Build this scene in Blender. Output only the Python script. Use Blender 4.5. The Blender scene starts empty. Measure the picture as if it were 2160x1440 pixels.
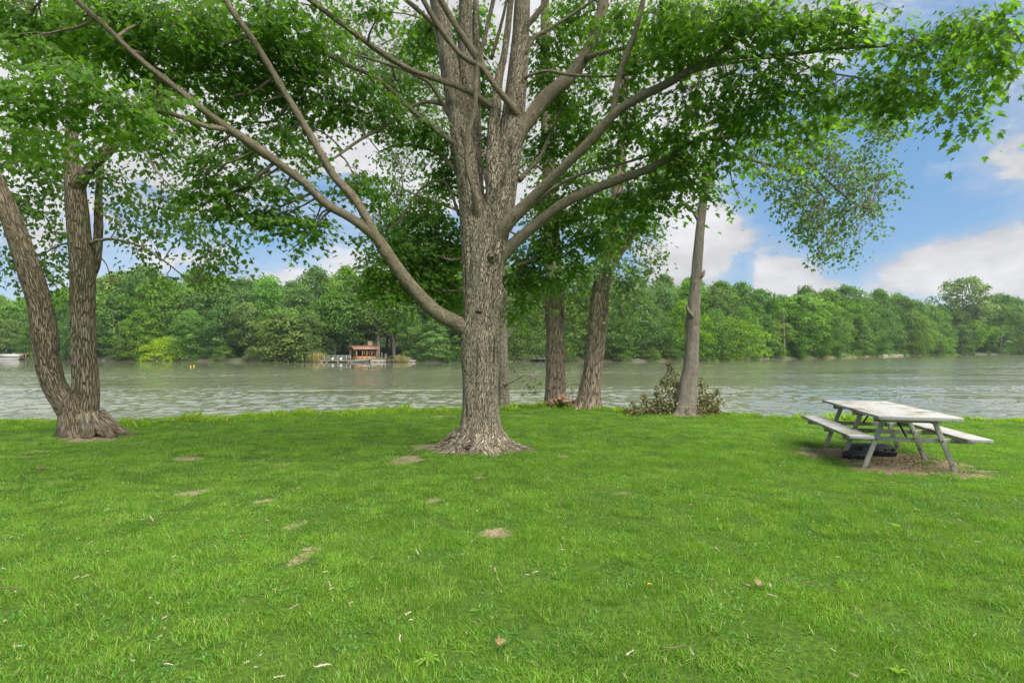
import bpy, math, random
import numpy as np
from mathutils import Vector, Matrix

# ------------------------------------------------------------------ camera, sky, sun, exposure
S = bpy.context.scene
COL = S.collection
F, CX, HY, CAMZ = 1200.0, 1080.0, 735.0, 1.82       # focal length in photo pixels, centre column, horizon row, eye height
WZ = -1.1                                           # water level
cam = bpy.data.cameras.new('camera'); cam_o = bpy.data.objects.new('camera', cam); COL.objects.link(cam_o)
cam.sensor_fit = 'HORIZONTAL'; cam.sensor_width = 36; cam.lens = 20; cam.shift_y = 15 / 2160
cam.clip_start = 0.05; cam.clip_end = 5000
cam_o.location = (0, 0, CAMZ); cam_o.rotation_euler = (math.radians(90), 0, 0)
S.camera = cam_o
SUN_EL, SUN_AZ = math.radians(56), math.radians(125)     # azimuth from +Y towards +X: behind the camera, to the right
sun = bpy.data.lights.new('sun', 'SUN'); sun.energy = 3.0; sun.angle = math.radians(70); sun.color = (1.0, 0.95, 0.87)
sun_o = bpy.data.objects.new('sun', sun); COL.objects.link(sun_o)
sd = Vector((math.sin(SUN_AZ) * math.cos(SUN_EL), math.cos(SUN_AZ) * math.cos(SUN_EL), math.sin(SUN_EL)))
sun_o.rotation_euler = sd.to_track_quat('Z', 'Y').to_euler()
S.view_settings.view_transform = 'Standard'; S.view_settings.look = 'None'
S.view_settings.gamma = 1; S.view_settings.use_curve_mapping = False
S.view_settings.exposure = 1.6
S.render.engine = 'CYCLES'
S.cycles.max_bounces = 9; S.cycles.diffuse_bounces = 6; S.cycles.transmission_bounces = 8; S.cycles.glossy_bounces = 2
S.cycles.use_denoising = True; S.cycles.use_adaptive_sampling = True; S.cycles.adaptive_threshold = 0.02
S.cycles.caustics_reflective = False; S.cycles.caustics_refractive = False


class NT:
    """small helper for node trees"""
    def __init__(self, tree):
        self.t = tree; self.n = tree.nodes; self.l = tree.links
    def node(self, kind, **kw):
        n = self.n.new(kind)
        for k, v in kw.items(): setattr(n, k, v)
        return n
    def put(self, sock, v):
        if hasattr(v, 'is_linked') or isinstance(v, bpy.types.NodeSocket): self.l.new(v, sock)
        elif v is not None: sock.default_value = v
    def m(self, op, a, b=None, c=None, clamp=False):
        n = self.node('ShaderNodeMath', operation=op, use_clamp=clamp)
        self.put(n.inputs[0], a)
        if b is not None: self.put(n.inputs[1], b)
        if c is not None: self.put(n.inputs[2], c)
        return n.outputs[0]
    def v(self, op, a, b=None):
        n = self.node('ShaderNodeVectorMath', operation=op)
        self.put(n.inputs[0], a)
        if b is not None: self.put(n.inputs[1], b)
        return n.outputs[0]
    def noise(self, vec, scale, detail=4, rough=0.55, dist=0.0, out=0):
        n = self.node('ShaderNodeTexNoise')
        if vec is not None: self.l.new(vec, n.inputs['Vector'])
        n.inputs['Scale'].default_value = scale; n.inputs['Detail'].default_value = detail
        n.inputs['Roughness'].default_value = rough; n.inputs['Distortion'].default_value = dist
        return n.outputs[out]
    def ramp(self, fac, a, b, lo=0.0, hi=1.0, smooth=True):
        n = self.node('ShaderNodeMapRange', interpolation_type='SMOOTHSTEP' if smooth else 'LINEAR')
        self.put(n.inputs[0], fac); self.put(n.inputs[1], a); self.put(n.inputs[2], b); self.put(n.inputs[3], lo); self.put(n.inputs[4], hi)
        return n.outputs[0]
    def mix(self, fac, a, b, mode='MIX'):
        n = self.node('ShaderNodeMix', data_type='RGBA', blend_type=mode)
        self.put(n.inputs[0], fac)
        for s, v in ((n.inputs[6], a), (n.inputs[7], b)):
            if isinstance(v, (tuple, list)): v = tuple(v) + (1,) if len(v) == 3 else v
            self.put(s, v)
        return n.outputs[2]
    def attr(self, name, out='Fac'):
        n = self.node('ShaderNodeAttribute', attribute_name=name)
        return n.outputs[out]


def build_world():
    w = bpy.data.worlds.new('World'); S.world = w; w.use_nodes = True
    T = NT(w.node_tree); T.n.clear()
    out = T.node('ShaderNodeOutputWorld'); bg = T.node('ShaderNodeBackground'); bg.inputs[1].default_value = 0.066
    T.l.new(bg.outputs[0], out.inputs[0])
    sky = T.node('ShaderNodeTexSky', sky_type='NISHITA'); sky.sun_disc = False
    sky.sun_elevation = SUN_EL; sky.sun_rotation = SUN_AZ; sky.air_density = 1.0; sky.dust_density = 0.3; sky.ozone_density = 2.0
    tc = T.node('ShaderNodeTexCoord').outputs['Generated']
    sep = T.node('ShaderNodeSeparateXYZ'); T.l.new(tc, sep.inputs[0]); X, Y, Z = sep.outputs
    az = T.m('ARCTAN2', X, Y); el = T.m('ARCSINE', Z)
    cv = T.v('MULTIPLY', tc, (1.0, 1.0, 1.9))
    n1 = T.noise(cv, 2.6, 9, 0.58, 0.35)
    n2 = T.noise(T.v('ADD', cv, (3.1, 1.7, 0.4)), 7.0, 10, 0.62, 0.3)
    n3 = T.noise(T.v('ADD', cv, (1.3, 4.2, 7.7)), 17.0, 6, 0.6)
    billow = T.m('ABSOLUTE', T.m('MULTIPLY_ADD', n3, 2.0, -1.0))
    field = T.m('ADD', T.m('ADD', T.m('MULTIPLY_ADD', n1, 0.55, -0.06), T.m('MULTIPLY', n2, 0.72)), T.m('MULTIPLY', billow, -0.12))
    # banks of cloud where the photograph shows them, gaps of blue between (px, py, half width, half height, weight)
    for px, py, sx, sy, wgt in ((1480, 490, 85, 55, .26), (1420, 570, 70, 45, .22), (1640, 575, 60, 45, .20), (1660, 615, 60, 20, .10), (2010, 575, 150, 42, .24), (1960, 540, 60, 24, .10), (2140, 560, 70, 50, .16),
                                (2140, 330, 110, 90, .10), (2090, 250, 90, 40, .07), (700, 90, 330, 150, .26), (1180, 150, 330, 220, .24), (330, 120, 300, 180, .2), (640, 545, 70, 30, .07),
                                (820, 310, 90, 40, .08), (150, 330, 200, 140, .16),
                                (1760, 400, 190, 100, -.22), (1830, 490, 90, 40, -.14), (1900, 430, 90, 60, -.10), (1565, 590, 26, 40, -.20), (560, 500, 120, 50, -.14), (2060, 440, 90, 30, -.08),
                                (690, 340, 60, 40, -.06), (1990, 230, 60, 40, -.10), (1790, 565, 50, 36, -.20), (30, 620, 120, 50, -.1)):
        a0 = math.atan((px - CX) / F); e0 = math.atan((HY - py) / math.hypot(F, px - CX))
        u = T.m('DIVIDE', T.m('SUBTRACT', az, a0), sx / F); q = T.m('DIVIDE', T.m('SUBTRACT', el, e0), sy / F)
        g = T.m('EXPONENT', T.m('MULTIPLY', T.m('ADD', T.m('MULTIPLY', u, u), T.m('MULTIPLY', q, q)), -0.8))
        field = T.m('MULTIPLY_ADD', g, wgt, field)
    mask = T.ramp(field, 0.545, 0.675)
    veil = T.ramp(field, 0.42, 0.64, 0.0, 0.4)
    mask = T.m('MAXIMUM', mask, veil)
    shade = T.noise(T.v('ADD', cv, (9.0, 2.0, -3.0)), 4.0, 7, 0.6)
    bright = T.m('ADD', T.ramp(shade, 0.33, 0.62, 2.9, 4.3), T.ramp(field, 0.6, 0.95, 0.0, 0.5))
    comb = T.node('ShaderNodeCombineColor')
    T.l.new(T.m('MULTIPLY', bright, 1.0), comb.inputs[0]); T.l.new(T.m('MULTIPLY', bright, 1.0), comb.inputs[1]); T.l.new(T.m('MULTIPLY', bright, 1.03), comb.inputs[2])
    hs = T.node('ShaderNodeHueSaturation'); hs.inputs['Saturation'].default_value = 0.95; hs.inputs['Value'].default_value = 1.15
    T.l.new(sky.outputs[0], hs.inputs['Color'])
    # keep the blue from bleaching towards the horizon: a little deeper low down
    blue = T.mix(0.72, hs.outputs[0], (0.58, 1.52, 2.85))
    T.l.new(T.mix(mask, blue, comb.outputs[0]), bg.inputs[0])

build_world()

# ------------------------------------------------------------------ helpers
RNG = np.random.default_rng(7)
random.seed(7)

def P(px, py, d):
    """world point on the sight line of photo pixel (px, py) at distance d"""
    return np.array([(px - CX) / F * d, d, CAMZ + (HY - py) / F * d])

def _hash(ix, iy, iz, seed):
    h = (ix.astype(np.int64) * 374761393 + iy.astype(np.int64) * 668265263 + iz.astype(np.int64) * 2147483647 + seed * 1274126177) & 0xffffffff
    h = ((h ^ (h >> 13)) * 1274126177) & 0xffffffff
    h = h ^ (h >> 16)
    return (h & 0xffff) / 65535.0

def vnoise(p, seed=0):
    p = np.asarray(p, float); i = np.floor(p).astype(np.int64); f = p - i; f = f * f * (3 - 2 * f)
    r = 0
    for dx in (0, 1):
        for dy in (0, 1):
            for dz in (0, 1):
                w = (f[:, 0] if dx else 1 - f[:, 0]) * (f[:, 1] if dy else 1 - f[:, 1]) * (f[:, 2] if dz else 1 - f[:, 2])
                r = r + w * _hash(i[:, 0] + dx, i[:, 1] + dy, i[:, 2] + dz, seed)
    return r

def fbm(p, octv=4, seed=0, gain=0.5):
    a, s, r, t = 1.0, 1.0, 0, 0
    for k in range(octv):
        r = r + a * vnoise(np.asarray(p) * s, seed + k); t += a; a *= gain; s *= 2.03
    return r / t

def mesh_arrays(name, verts, loops, starts, mat=None, smooth=False, attrs=None):
    me = bpy.data.meshes.new(name)
    verts = np.asarray(verts, np.float32)
    me.vertices.add(len(verts)); me.vertices.foreach_set('co', verts.ravel())
    me.loops.add(len(loops)); me.loops.foreach_set('vertex_index', np.asarray(loops, np.int32))
    me.polygons.add(len(starts)); me.polygons.foreach_set('loop_start', np.asarray(starts, np.int32))
    if smooth: me.polygons.foreach_set('use_smooth', np.ones(len(starts), bool))
    me.update(calc_edges=True)
    for an, (typ, data) in (attrs or {}).items():
        at = me.attributes.new(an, typ, 'POINT')
        at.data.foreach_set('vector' if typ == 'FLOAT_VECTOR' else 'value', np.asarray(data, np.float32 if typ != 'INT' else np.int32).ravel())
    if mat: me.materials.append(mat)
    return me

class MB:
    """collects quads/polygons, then becomes one mesh"""
    def __init__(self): self.v = []; self.f = []; self.b = []; self.n = 0
    def add(self, verts, faces, bark=None):
        verts = np.asarray(verts, float).reshape(-1, 3)
        self.v.append(verts); self.f += [tuple(int(i) + self.n for i in f) for f in faces]
        self.b.append(np.zeros_like(verts) if bark is None else bark); self.n += len(verts)
    def box(self, c, s, R=None):
        c = np.asarray(c, float); h = np.asarray(s, float) / 2
        q = np.array([(x, y, z) for x in (-1, 1) for y in (-1, 1) for z in (-1, 1)]) * h
        if R is not None: q = q @ np.asarray(R).T
        self.add(q + c, [(0, 1, 3, 2), (4, 6, 7, 5), (0, 4, 5, 1), (2, 3, 7, 6), (0, 2, 6, 4), (1, 5, 7, 3)])
    def bar(self, a, b, w, t=None, up=(0, 0, 1)):
        """a beam of section w x t from a to b"""
        a, b = np.asarray(a, float), np.asarray(b, float); z = b - a; L = np.linalg.norm(z); z = z / L
        u = np.asarray(up, float)
        if abs(z @ u) > .98: u = np.array([0, 1, 0.])
        x = np.cross(u, z); x /= np.linalg.norm(x); y = np.cross(z, x)
        self.box((a + b) / 2, (w, t or w, L), np.stack([x, y, z], 1))
    def tube(self, pts, rad, seg=8, rings=None, seed=None, rough=0.0, freq=6.0, along=1.0, shape=None, cap=True):
        pts = np.asarray(pts, float); rad = np.asarray(rad, float)
        if rings: pts, rad = resample(pts, rad, rings)
        n = len(pts); tan = np.gradient(pts, axis=0); tan /= np.linalg.norm(tan, axis=1)[:, None] + 1e-9
        nx = np.zeros_like(pts); ref = np.array([1.0, 0, 0]) if abs(tan[0, 0]) < .9 else np.array([0, 1.0, 0])
        x = ref - tan[0] * (ref @ tan[0]); x /= np.linalg.norm(x)
        for i in range(n):
            x = x - tan[i] * (x @ tan[i]); x /= np.linalg.norm(x); nx[i] = x
        ny = np.cross(tan, nx)
        s = np.concatenate([[0], np.cumsum(np.linalg.norm(np.diff(pts, axis=0), axis=1))])
        th = np.linspace(0, 2 * np.pi, seg, endpoint=False)
        ct, st = np.cos(th), np.sin(th); Rm = max(rad.mean(), .004)
        bark = np.stack([np.broadcast_to(ct * Rm, (n, seg)), np.broadcast_to(st * Rm, (n, seg)), np.broadcast_to(s[:, None], (n, seg))], -1)
        r = np.broadcast_to(rad[:, None], (n, seg)).copy()
        if shape is not None: r = r * shape(np.broadcast_to(th, (n, seg)), np.broadcast_to(s[:, None], (n, seg)), pts)
        if rough:
            q = bark.reshape(-1, 3) * np.array([freq, freq, along])
            ridge = 1 - np.abs(2 * vnoise(q, seed) - 1) * 1.0
            ridge = .65 * ridge + .35 * fbm(q * np.array([2.2, 2.2, 3]), 3, seed + 5)
            low = fbm(bark.reshape(-1, 3) * np.array([2.0, 2.0, 1.1]), 3, seed + 9) - .5
            r = r + rough * (ridge.reshape(n, seg) - .55) + rough * 1.6 * low.reshape(n, seg)
        v = pts[:, None, :] + r[..., None] * (ct[None, :, None] * nx[:, None, :] + st[None, :, None] * ny[:, None, :])
        base = self.n; v = v.reshape(-1, 3); bk = bark.reshape(-1, 3)
        i = np.arange(n - 1)[:, None] * seg; j = np.arange(seg)[None, :]; k = (j + 1) % seg
        faces = np.stack([i + j, i + k, i + seg + k, i + seg + j], -1).reshape(-1, 4).tolist()
        if cap: faces += [list(range(seg - 1, -1, -1)), list(range((n - 1) * seg, n * seg))]
        self.add(v, faces, bk)
    def mesh(self, name, mat=None, smooth=False):
        v = np.concatenate(self.v); b = np.concatenate(self.b)
        tot = np.array([len(f) for f in self.f]); loops = np.fromiter((i for f in self.f for i in f), np.int32)
        return mesh_arrays(name, v, loops, np.concatenate([[0], np.cumsum(tot)[:-1]]), mat, smooth, {'bark': ('FLOAT_VECTOR', b)})

def resample(pts, rad, n):
    """Catmull-Rom through the points"""
    pts = np.asarray(pts, float); rad = np.asarray(rad, float)
    if len(pts) < 3:
        t = np.linspace(0, 1, n)[:, None]; return pts[0] * (1 - t) + pts[-1] * t, rad[0] * (1 - t[:, 0]) + rad[-1] * t[:, 0]
    q = np.column_stack([pts, rad]); q = np.vstack([2 * q[0] - q[1], q, 2 * q[-1] - q[-2]])
    L = np.concatenate([[0], np.cumsum(np.linalg.norm(np.diff(pts, axis=0), axis=1))]); s = np.linspace(0, L[-1], n)
    k = np.clip(np.searchsorted(L, s, side='right') - 1, 0, len(pts) - 2); t = ((s - L[k]) / (L[k + 1] - L[k]))[:, None]
    a, b, c, d = q[k], q[k + 1], q[k + 2], q[k + 3]
    r = .5 * (2 * b + (c - a) * t + (2 * a - 5 * b + 4 * c - d) * t ** 2 + (3 * b - a - 3 * c + d) * t ** 3)
    return r[:, :3], np.maximum(r[:, 3], .002)

def link(name, me, parent=None, loc=None):
    o = bpy.data.objects.new(name, me); COL.objects.link(o)
    if parent: o.parent = parent
    if loc is not None: o.location = loc
    return o
def tag(o, label=None, cat=None, group=None, kind=None):
    if label: o['label'] = label
    if cat: o['category'] = cat
    if group: o['group'] = group
    if kind: o['kind'] = kind
    return o
def thing(name, label, cat, loc=(0, 0, 0), group=None, rz=0):
    o = bpy.data.objects.new(name, None); COL.objects.link(o); o.location = [float(c) for c in loc]; o.rotation_euler = (0, 0, rz)
    o.empty_display_size = .2
    return tag(o, label, cat, group)
def bevel(o, w, seg=2):
    m = o.modifiers.new('bevel', 'BEVEL'); m.width = w; m.segments = seg; m.limit_method = 'ANGLE'
    return o

# ------------------------------------------------------------------ materials
def new_mat(name):
    m = bpy.data.materials.new(name); m.use_nodes = True; T = NT(m.node_tree); T.n.clear()
    out = T.node('ShaderNodeOutputMaterial'); p = T.node('ShaderNodeBsdfPrincipled'); T.l.new(p.outputs[0], out.inputs[0])
    return m, T, p, out
def bump(T, p, h, strength, dist):
    b = T.node('ShaderNodeBump'); b.inputs['Strength'].default_value = strength; b.inputs['Distance'].default_value = dist
    T.l.new(h, b.inputs['Height']); T.l.new(b.outputs[0], p.inputs['Normal']); return b

def leaf_mat(name, dark, light, trans, tfac=0.42, rough=0.45, obj_var=False, spec=0.35):
    m, T, p, out = new_mat(name)
    t = T.attr('tint')
    c = T.mix(t, dark, light)
    if obj_var:
        r = T.node('ShaderNodeObjectInfo').outputs['Random']
        hsv = T.node('ShaderNodeHueSaturation'); T.l.new(c, hsv.inputs['Color'])
        T.l.new(T.ramp(r, 0, 1, 0.486, .514, False), hsv.inputs['Hue'])
        T.l.new(T.ramp(T.m('FRACT', T.m('MULTIPLY', r, 7.31)), 0, 1, .84, 1.14, False), hsv.inputs['Value'])
        T.l.new(T.ramp(T.m('FRACT', T.m('MULTIPLY', r, 3.77)), 0, 1, .82, 1.05, False), hsv.inputs['Saturation']); c = hsv.outputs[0]
    T.l.new(c, p.inputs['Base Color']); p.inputs['Roughness'].default_value = rough; p.inputs['Specular IOR Level'].default_value = spec
    tr = T.node('ShaderNodeBsdfTranslucent'); T.l.new(T.mix(1.0, c, trans, 'MULTIPLY'), tr.inputs[0])
    mx = T.node('ShaderNodeMixShader'); mx.inputs[0].default_value = tfac
    T.l.new(p.outputs[0], mx.inputs[1]); T.l.new(tr.outputs[0], mx.inputs[2]); T.l.new(mx.outputs[0], out.inputs[0])
    return m

def bark_mat(name, light, dark, moss, scale, stretch, dist, kind='furrow', mossy=0.5):
    m, T, p, out = new_mat(name)
    b = T.attr('bark', 'Vector')
    q = T.v('MULTIPLY', b, (scale, scale, scale * stretch))
    w = T.noise(q, 0.8, 3, .5, out=1)
    q2 = T.v('ADD', q, T.v('MULTIPLY', T.v('SUBTRACT', w, (.5, .5, .5)), (.9, .9, .9)))
    if kind == 'furrow':
        vo = T.node('ShaderNodeTexVoronoi', feature='DISTANCE_TO_EDGE'); T.l.new(q2, vo.inputs['Vector']); vo.inputs['Scale'].default_value = 1.0
        h = T.ramp(vo.outputs['Distance'], 0.015, 0.19)
        h = T.m('ADD', h, T.m('MULTIPLY', T.noise(q2, 2.6, 4, .6), .45))
    else:
        vo = T.node('ShaderNodeTexVoronoi', feature='DISTANCE_TO_EDGE'); T.l.new(T.v('MULTIPLY', q2, (.75, .75, 1.3)), vo.inputs['Vector']); plate = T.ramp(vo.outputs['Distance'], 0.0, .16, .35, 1.0)
        n = T.noise(q2, 1.0, 4, .55)
        h = T.m('SUBTRACT', 1.0, T.m('ABSOLUTE', T.m('MULTIPLY_ADD', n, 4.0, -2.0)))
        h = T.ramp(T.m('ADD', T.m('MULTIPLY', h, .7), T.m('MULTIPLY', T.noise(q, 2.2, 5, .65), .8)), .1, 1.15)
        h = T.m('MULTIPLY', h, plate)
    lo = T.noise(T.v('MULTIPLY', b, (2.2, 2.2, .8)), 1.0, 4, .6)
    c = T.mix(T.ramp(h, .22, .8), dark, light)
    c = T.mix(T.ramp(lo, .38, .7, 0, mossy), c, moss)
    patch = T.noise(T.v('MULTIPLY', b, (9, 9, 5)), 1.0, 5, .65)
    c = T.mix(T.ramp(patch, .5, .72, 0, .5), c, tuple(min(1, x * 1.5) for x in light))
    lich = T.noise(T.v('ADD', T.v('MULTIPLY', b, (5, 5, 2.4)), (7, 3, 1)), 1.0, 5, .7)
    c = T.mix(T.ramp(lich, .56, .70, 0, .45), c, (.34, .33, .25))
    T.l.new(c, p.inputs['Base Color']); p.inputs['Roughness'].default_value = .9; p.inputs['Specular IOR Level'].default_value = .15
    bump(T, p, h, 1.0, dist)
    return m

def plain(name, col, rough=.6, var=.25, scale=6.0, bumpd=0.0, spec=.3, metal=0.0):
    m, T, p, out = new_mat(name)
    tc = T.node('ShaderNodeTexCoord').outputs['Object']
    n = T.noise(tc, scale, 5, .6)
    c = T.mix(T.ramp(n, .3, .7), tuple(x * (1 - var) for x in col), tuple(min(1, x * (1 + var)) for x in col))
    T.l.new(c, p.inputs['Base Color']); p.inputs['Roughness'].default_value = rough; p.inputs['Specular IOR Level'].default_value = spec
    p.inputs['Metallic'].default_value = metal
    if bumpd: bump(T, p, T.noise(tc, scale * 4, 5, .6), .6, bumpd)
    return m

def painted_wood(name, paint, wood, wear, algae=(.16, .18, .08), alg=.25):
    m, T, p, out = new_mat(name)
    tc = T.node('ShaderNodeTexCoord').outputs['Object']
    g = T.noise(T.v('MULTIPLY', tc, (9, 1.2, 9)), 3.0, 6, .65)
    blot = T.noise(tc, 3.1, 6, .68, .4)
    fine = T.noise(tc, 38, 4, .7)
    f = T.m('ADD', T.m('MULTIPLY', blot, .6), T.m('ADD', T.m('MULTIPLY', g, .35), T.m('MULTIPLY', fine, .2)))
    wearm = T.ramp(f, wear, wear + .11)
    c = T.mix(T.ramp(g, .3, .7), tuple(x * .86 for x in paint), paint)
    c = T.mix(wearm, c, T.mix(g, tuple(x * .6 for x in wood), wood))
    c = T.mix(T.ramp(T.noise(tc, 1.7, 4, .6), .5, .75, 0, alg), c, algae)
    T.l.new(c, p.inputs['Base Color']); p.inputs['Roughness'].default_value = .72; p.inputs['Specular IOR Level'].default_value = .25
    bump(T, p, T.m('SUBTRACT', g, T.m('MULTIPLY', wearm, .6)), .5, .004)
    return m

M = {}
M['maple_bark'] = bark_mat('maple_bark', (.50, .42, .305), (.105, .08, .052), (.28, .25, .13), 15, .10, .11, 'ridge', .35)
M['limb_bark'] = bark_mat('limb_bark', (.40, .335, .23), (.16, .13, .08), (.235, .21, .10), 28, .3, .04, 'ridge', .5)
M['poplar_bark'] = bark_mat('poplar_bark', (.29, .235, .16), (.095, .073, .045), (.19, .155, .075), 40, .095, .05, 'furrow', .45)
M['cotton_bark'] = bark_mat('cotton_bark', (.38, .30, .22), (.13, .098, .068), (.26, .21, .13), 36, .075, .05, 'furrow', .3)
M['ash_bark'] = bark_mat('ash_bark', (.44, .38, .31), (.13, .105, .08), (.27, .23, .15), 24, .45, .035, 'ridge', .3)
M['grey_bark'] = bark_mat('grey_bark', (.25, .21, .165), (.12, .10, .08), (.16, .15, .10), 4, .3, .02, 'ridge', .4)
M['maple_leaf'] = leaf_mat('maple_leaf', (.065, .158, .024), (.17, .295, .044), (1.6, 1.7, .5), .60, .5)
M['poplar_leaf'] = leaf_mat('poplar_leaf', (.06, .14, .024), (.17, .28, .055), (1.6, 1.65, .6), .48, .40)
M['cotton_leaf'] = leaf_mat('cotton_leaf', (.08, .16, .05), (.20, .30, .11), (1.5, 1.6, .6), .46, .38)
FAR = {
    'mid': leaf_mat('far_leaf_mid', (.065, .155, .018), (.20, .36, .042), (1.4, 1.5, .6), .34, .6, True, .12),
    'dark': leaf_mat('far_leaf_dark', (.052, .13, .022), (.155, .30, .042), (1.3, 1.4, .6), .32, .6, True, .12),
    'yellow': leaf_mat('far_leaf_yellow', (.09, .20, .02), (.25, .40, .045), (1.4, 1.4, .5), .34, .6, True, .12),
    'pale': leaf_mat('far_leaf_pale', (.085, .165, .040), (.24, .34, .09), (1.3, 1.4, .6), .34, .6, True, .12),
    'lime': leaf_mat('far_leaf_lime', (.21, .36, .014), (.46, .60, .035), (1.3, 1.3, .4), .34, .6, False, .12),
}
M['dead_leaf'] = leaf_mat('dead_leaf', (.10, .075, .03), (.27, .21, .085), (1.2, 1.1, .6), .2, .7)
M['withered'] = leaf_mat('withered_leaf', (.10, .10, .035), (.30, .27, .115), (1.2, 1.2, .6), .2, .7)
M['table'] = painted_wood('table_paint', (.37, .37, .35), (.235, .175, .11), .56, alg=.25)
M['table_leg'] = painted_wood('table_leg_paint', (.40, .39, .34), (.17, .15, .11), .57, alg=.35)
M['dark_metal'] = plain('dark_metal', (.05, .045, .04), .6, .3)
M['rubber'] = plain('black_plastic', (.013, .015, .017), .55, .35, 9, .003, .4)
M['seed'] = plain('dry_seed', (.43, .37, .27), .9, .35, 60)
M['twig'] = plain('twig', (.13, .10, .075), .9, .3, 20)
M['root_wood'] = plain('rotten_wood', (.26, .17, .10), .95, .6, 9, .02)


def lawn_mat():
    m, T, p, out = new_mat('lawn_ground')
    geo = T.node('ShaderNodeNewGeometry').outputs['Position']
    soil = T.attr('soil')
    n1 = T.noise(geo, .7, 4, .6); n2 = T.noise(geo, 22, 5, .7); n3 = T.noise(geo, 90, 3, .7)
    g = T.mix(T.ramp(n1, .3, .7), (.065, .13, .013), (.09, .165, .017))
    g = T.mix(T.ramp(n2, .35, .7), tuple([.04, .075, .012]), g)
    d = T.mix(T.ramp(n2, .3, .7), (.19, .145, .088), (.31, .245, .155))
    d = T.mix(T.ramp(n3, .55, .75), d, (.12, .085, .05))
    c = T.mix(T.ramp(T.m('ADD', soil, T.m('MULTIPLY', T.m('SUBTRACT', n2, .5), .7)), .25, .65), g, d)
    T.l.new(c, p.inputs['Base Color']); p.inputs['Roughness'].default_value = .95; p.inputs['Specular IOR Level'].default_value = .1
    bump(T, p, T.m('ADD', n2, T.m('MULTIPLY', n3, .5)), .8, .02)
    return m

def grass_mat(name, deep, mid, lightc, dry):
    m, T, p, out = new_mat(name)
    geo = T.node('ShaderNodeNewGeometry').outputs['Position']
    flat = T.v('MULTIPLY', geo, (1, 1, 0))
    n1 = T.noise(flat, .55, 4, .6); n2 = T.noise(T.v('ADD', flat, (31, 7, 0)), 2.3, 4, .65); n3 = T.noise(T.v('ADD', flat, (5, 17, 0)), 1.1, 5, .7)
    t = T.attr('tint'); r = T.node('ShaderNodeObjectInfo').outputs['Random']
    f = T.m('ADD', T.m('MULTIPLY', n1, .75), T.m('ADD', T.m('MULTIPLY', n2, .45), T.m('MULTIPLY', T.m('SUBTRACT', r, .5), .30)))
    c = T.mix(T.ramp(f, .42, .82), deep, mid)
    c = T.mix(T.m('MULTIPLY', t, T.ramp(n2, .3, .7, .35, .85)), c, lightc)
    c = T.mix(T.m('MULTIPLY', T.ramp(n3, .54, .70, 0, .5), T.ramp(T.m('FRACT', T.m('MULTIPLY', t, 13.7)), .25, .9)), c, dry)
    c = T.mix(T.ramp(T.m('FRACT', T.m('MULTIPLY', r, 5.3)), .90, .96, 0, .55), c, (.06, .17, .04))
    c = T.mix(T.ramp(t, .93, .97), c, dry)
    T.l.new(c, p.inputs['Base Color']); p.inputs['Roughness'].default_value = .5; p.inputs['Specular IOR Level'].default_value = .25
    tr = T.node('ShaderNodeBsdfTranslucent'); T.l.new(T.mix(1.0, c, (1.3, 1.4, .5), 'MULTIPLY'), tr.inputs[0])
    mx = T.node('ShaderNodeMixShader'); mx.inputs[0].default_value = .40
    T.l.new(p.outputs[0], mx.inputs[1]); T.l.new(tr.outputs[0], mx.inputs[2]); T.l.new(mx.outputs[0], out.inputs[0])
    return m
M['lawn'] = lawn_mat()
M['grass'] = grass_mat('grass_blade', (.09, .212, .016), (.165, .335, .025), (.31, .475, .077), (.44, .41, .18))
M['weed'] = grass_mat('weed_leaf', (.17, .32, .015), (.27, .43, .025), (.42, .55, .06), (.36, .34, .12))

M['clover'] = grass_mat('clover_leaf', (.07, .20, .03), (.12, .29, .04), (.20, .40, .09), (.20, .36, .08))

def water_mat():
    m, T, p, out = new_mat('lake_water')
    geo = T.node('ShaderNodeNewGeometry').outputs['Position']
    p.inputs['Base Color'].default_value = (.15, .158, .10, 1)
    p.inputs['IOR'].default_value = 1.33; p.inputs['Specular IOR Level'].default_value = .5
    lanes = T.noise(T.v('MULTIPLY', geo, (.011, .06, 0)), 1.0, 5, .6, .4)
    sep = T.node('ShaderNodeSeparateXYZ'); T.l.new(geo, sep.inputs[0])
    # the lee of the far bank lies calm
    lee = T.ramp(T.m('SUBTRACT', sep.outputs[1], T.m('MULTIPLY', T.m('MAXIMUM', sep.outputs[0], 0.0), .75)), 70, 96, 1.0, .10)
    w1 = T.noise(T.v('MULTIPLY', geo, (1.5, .55, 0)), 1.0, 3, .5, .6)
    w2 = T.noise(T.v('MULTIPLY', geo, (.5, .20, 0)), 1.0, 2, .5, .5)
    w3 = T.noise(T.v('MULTIPLY', geo, (4.0, 2.2, 0)), 1.0, 2, .5)
    h = T.m('ADD', w1, T.m('ADD', T.m('MULTIPLY', w2, .9), T.m('MULTIPLY', w3, .22)))
    amp = T.m('MULTIPLY', T.ramp(lanes, .39, .50, .10, 1.0), lee)
    T.l.new(T.ramp(amp, 0, 1, .03, .07), p.inputs['Roughness'])
    b = T.node('ShaderNodeBump'); b.inputs['Strength'].default_value = 1.0; b.inputs['Distance'].default_value = .10
    T.l.new(T.m('MULTIPLY', h, amp), b.inputs['Height']); T.l.new(b.outputs[0], p.inputs['Normal'])
    return m
M['water'] = water_mat()

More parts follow.
